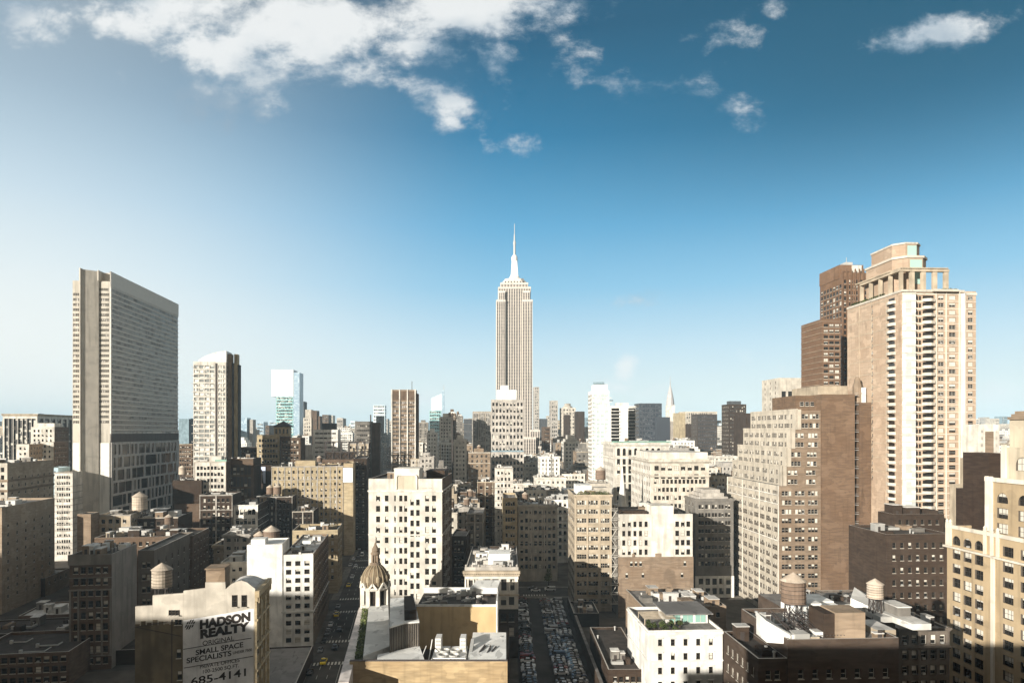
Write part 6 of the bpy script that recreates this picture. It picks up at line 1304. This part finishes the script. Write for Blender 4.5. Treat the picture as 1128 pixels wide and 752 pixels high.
cnt = defaultdict(int)
for (px, w_, Y_, top, c_) in fr_:
    mk_ = next(m_ for a, b_, m_ in MARK if a <= px < b_); cnt[(c_, mk_)] += 1
    o_ = '' if used[(c_, mk_)] == 1 else ORD[min(11, cnt[(c_, mk_)]-1)]+' '
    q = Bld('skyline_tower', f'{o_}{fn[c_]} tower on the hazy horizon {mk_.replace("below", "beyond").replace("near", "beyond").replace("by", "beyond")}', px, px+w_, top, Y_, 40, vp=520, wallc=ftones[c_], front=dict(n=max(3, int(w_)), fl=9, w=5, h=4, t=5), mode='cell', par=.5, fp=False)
    if w_ > 9: q.box('upper_stage', q.W*.25, q.W*.7, 5, 30, q.H-.6, q.H+8, q.wm)

# ================================================================== vehicles
def car_proto(col, taxi=False, van=False):
    b = MB(); L_, Wc = (4.8, 1.84) if not van else (5.6, 2.0)
    if not van: body = [(0, .35), (0, .78), (.25, .92), (1.25, 1.0), (3.75, 1.02), (4.6, .95), (4.8, .8), (4.8, .35)]; cab = [(1.15, .98), (1.85, 1.46), (3.2, 1.48), (4.05, 1.0)]
    else: body = [(0, .4), (0, 1.0), (.9, 1.15), (5.6, 1.2), (5.6, .4)]; cab = [(.85, 1.13), (1.5, 2.1), (5.45, 2.15), (5.55, 1.18)]
    def extr(b, prof, y0, y1, inset, m=0):
        n = len(prof); zt = max(z for x, z in prof); zb_ = min(z for x, z in prof)
        def yy(z, s): k = inset*(z-zb_)/(zt-zb_); return (y0+k) if s < 0 else (y1-k)
        a = [(x, yy(z, -1), z) for x, z in prof]; c_ = [(x, yy(z, 1), z) for x, z in prof]
        b.poly(a[::-1], m); b.poly(c_, m)
        for i in range(n): j = (i+1) % n; b.poly([a[i], a[j], c_[j], c_[i]], m)
    extr(b, body, 0, Wc, .06)
    paint = glassmat(col[0], col[1], .3) if True else None
    bm_ = b.mesh('body', [paint])
    g = MB(); extr(g, cab, .08, Wc-.08, .2, 0); x0, x1 = cab[1][0]+.05, cab[2][0]-.05; zt = cab[1][1]+.03; g.poly([(x0, .27, zt+.01), (x1, .27, zt+.03), (x1, Wc-.27, zt+.03), (x0, Wc-.27, zt+.01)], 1)
    if van: g.poly([(2.3, .14, 1.2), (5.4, .14, 1.2), (5.4, .2, 2.1), (2.3, .2, 2.1)], 1); g.poly([(2.3, Wc-.14, 1.2), (2.3, Wc-.2, 2.1), (5.4, Wc-.2, 2.1), (5.4, Wc-.14, 1.2)], 1)
    gm = g.mesh('cabin', [G_DARK, paint])
    w = MB(); 
    for i in range(12): pass
    ring = [(.33*math.cos(2*math.pi*i/12), .33*math.sin(2*math.pi*i/12)) for i in range(12)]
    w.poly([(x, 0, z) for x, z in ring]); w.poly([(x, .22, z) for x, z in ring][::-1])
    for i in range(12): j = (i+1) % 12; w.poly([(ring[i][0], 0, ring[i][1]), (ring[i][0], .22, ring[i][1]), (ring[j][0], .22, ring[j][1]), (ring[j][0], 0, ring[j][1])])
    wm_ = w.mesh('wheel', [mat('tyre', (.02, .02, .02), .8, 'plain')]); hl = MB().box(-.03, .0, 0, .35, 0, .16).mesh('headlight', [mat('lamp_glass', (.7, .7, .65), .2, 'plain')])
    sg_ = MB().box(0, .25, 0, .7, 0, .18).mesh('roof_sign', [mat('lamp_glass', (.7, .7, .65), .2, 'plain')]) if taxi else None
    return bm_, gm, wm_, hl, sg_, L_, Wc
PAINTS = [('silver_paint', (.5, .5, .5)), ('white_paint', (.75, .75, .73)), ('black_paint', (.02, .02, .022)), ('grey_paint', (.16, .165, .17)), ('red_paint', (.2, .03, .025)), ('blue_paint', (.05, .08, .14)), ('yellow_paint', (.95, .70, .02))]
PROTO = {}
def car(loc_, ang, ci, label, group, name='parked_car', van=False, cat='car'):
    k = (ci, van)
    if k not in PROTO: PROTO[k] = car_proto(PAINTS[ci], ci == 6, van)
    bm_, gm, wm_, hl, sg_, L_, Wc = PROTO[k]
    e_ = bpy.data.objects.new(name, None); COL.objects.link(e_); e_.location = loc_; e_.rotation_euler = (0, 0, ang); tag(e_, label, cat, group)
    link('body', bm_, e_, (-L_/2, -Wc/2, 0)); link('cabin', gm, e_, (-L_/2, -Wc/2, 0))
    for (x, y) in ((.9, 0), (.9, Wc-.22), (L_-1, 0), (L_-1, Wc-.22)): link('wheel', wm_, e_, (x-L_/2, y-Wc/2, .33))
    for y in (.12, Wc-.47): link('headlight', hl, e_, (-L_/2-.004, y-Wc/2, .62))
    if sg_: link('roof_sign', sg_, e_, (-.3, -.35, 1.52))
    return e_
rc = random.Random(9); CN = ['silver', 'white', 'black', 'grey', 'dark red', 'dark blue', 'yellow']
rowsP = [(7.9, 'single car park row beside the ornate loft'), (18.7, 'inner row of the packed car park by the aisle'), (24.0, 'outer car park row along the boundary wall')]
for s_, rn_ in rowsP:
    t = 219.
    while t < 331:
        if rc.random() > .06:
            ci = rc.choice([0, 0, 0, 1, 1, 2, 2, 3, 3, 4, 5, 2]); p = LT(s_+rc.uniform(-.25, .25), t, .008); van = rc.random() < .08
            car(p, LTA+(math.pi if rc.random() < .5 else 0)+R(rc.uniform(-3, 3)), ci, f'{CN[ci]} {"van" if van else "car"} parked in the {rn_}', f'{CN[ci]} {"vans" if van else "cars"} in the {rn_[:9]} row of the car park', van=van, cat='van' if van else 'car', name='parked_van' if van else 'parked_car')
        t += rc.uniform(2.35, 2.75)
for i, t in enumerate((203, 208.8)): car(LT(12.2, t-i*.2, .008), LTA+math.pi/2, 1, 'white car left parked lengthwise in the car park aisle, %s of two' % ('nearer' if i == 0 else 'further'), 'cars in the aisle')
for (x_, y_, ci, lb, van) in ((590, 651, 1, 'white car crossing the street beyond the car park', False), (586, 643, 3, 'grey car farther along the street beyond the car park', False), (606, 650, 1, 'white van waiting by the sapling beyond the car park', True), (604, 644, 0, 'silver car under the sapling beyond the car park', False)):
    Y_ = GY(y_); car(Vector((PX(x_, Y_), min(354, max(341, Y_)), .01)), LTA, ci, lb, None, name='car', van=van)
# avenue traffic
def onav(px, py): Y_ = GY(py); return Vector((PX(px, Y_), Y_, .01))
def trav(px, py, ci, lb, gr=None, van=False, name='car'):
    p = onav(px, py); o = car(p, AVA+math.pi/2+math.pi, ci, lb, gr, name=name, van=van, cat='taxi' if ci == 6 else 'car'); o.scale = (1.12, 1.12, 1.12); return o
trav(356.5, 730, 6, 'yellow taxi lowest down the shaded avenue beside the low garage roof', None, name='taxi'); trav(371, 678, 6, 'yellow taxi just before the crosswalk on the avenue', None, name='taxi'); trav(384, 645.5, 6, 'small yellow taxi in traffic beyond the crosswalk, left of the dome', None, name='taxi')
k_n = 0
for (px, py, ci, van) in ((388, 636, 1, False), (392, 624, 1, False), (386, 623, 0, False), (399, 612, 1, True), (389.5, 616, 0, False), (394.5, 613, 3, False), (396, 605, 0, False), (402.5, 600, 3, True), (398.5, 596, 1, False), (402, 590, 0, False), (404, 581, 1, False), (401, 583, 3, False), (405, 573, 0, False), (407, 566, 1, False), (405, 560, 2, False), (409, 556, 0, False)):
    trav(px, py, ci, f'{CN[ci]} {"van" if van else "car"} in the stream of traffic far up the avenue', f'{CN[ci]} {"vans" if van else "cars"} in the avenue traffic', van)
for (px, py, ci) in ((351, 700, 2), (346.5, 710, 3), (357, 690, 0), (360, 683, 1), (353.5, 692, 3), (364, 671, 0), (368, 664, 3)):
    p = AV(-31.7, GY(py), .01); car(p, AVA+math.pi/2, ci, f'{CN[ci]} car at the left kerb of the avenue beside the white loft block', f'{CN[ci]} cars at the left kerb')
for (px, py) in ((341, 742), (369, 714), (374, 694)): trav(px, py, 2, 'black car moving in shade on the avenue', 'black cars in shade on the avenue')
# street tree at the end of the car park
p = Vector((PX(605, 352), 357.5, .14)); e_ = empty('street_tree', p, 0, 'small yellow-green street sapling at the end of the car park', 'tree'); b = MB(); b.lathe([(.22, 0), (.14, 3.5), (.05, 8)], 8); [b.bar((0, 0, 3+i), (1.3*math.cos(i*2), 1.3*math.sin(i*2), 4.6+i), .06) for i in range(4)]; b.build('trunk', wall('umber'), e_)
leafy('crown', [(-1.7, 1.7, -1.7, 1.7, 4, 7), (-1.1, 1.1, -1.1, 1.1, 6.4, 9.6), (-2.2, .4, -1, 1, 3.2, 5.5)], 220, .28, [MATS[[k for k in MATS if k[0] == 'pale_leaves'][0]], LEAF], e_, 2)

# ================================================================== blocks behind the camera, known by the shade they throw
def behind(name, label, x0, x1, z, y0=-45, y1=-6):
    o = MB().box(x0, x1, y0, y1, 0, z).build('wall', wall('tan'), None); o.name = name; tag(o, label, 'building', 'blocks behind the viewpoint')
behind('host_block', 'broad roof-level block under the viewpoint, shading the lower right roofs', -66, 150, 79.2, -45, -3)
behind('rear_block', 'tall block behind the viewpoint, shading the lower left corner', -640, -317, 118, -14, -6)
behind('rear_block', 'stepped block behind the viewpoint between the tall and the mid height ones', -316, -262, 98, -14, -6)
behind('rear_block', 'mid height block behind the viewpoint, shading the painted sign', -261, -194, 86, -14, -6)
behind('rear_block', 'lower block behind the viewpoint, shading the car park street', -193, -113, 67, -14, -6)
behind('rear_block', 'short block beside the host block, shading the foot of the terrace house', -112, -67, 72, -14, -6)

# ================================================================== air
b = MB(); b.box(-15000, 15000, -900, 17000, -1.5, 460)
HZ = b.build('haze', []); HZ.data.materials.clear(); hm = bpy.data.materials.new('haze'); hm.use_nodes = True; t = hm.node_tree; t.nodes.clear(); out = t.nodes.new('ShaderNodeOutputMaterial'); pv_ = t.nodes.new('ShaderNodeVolumePrincipled')
pv_.inputs['Color'].default_value = (.62, .85, 1, 1); pv_.inputs['Density'].default_value = .00008; pv_.inputs['Anisotropy'].default_value = -.12
t.links.new(pv_.outputs[0], out.inputs['Volume']); HZ.data.materials.append(hm); struct(HZ, 'stuff')
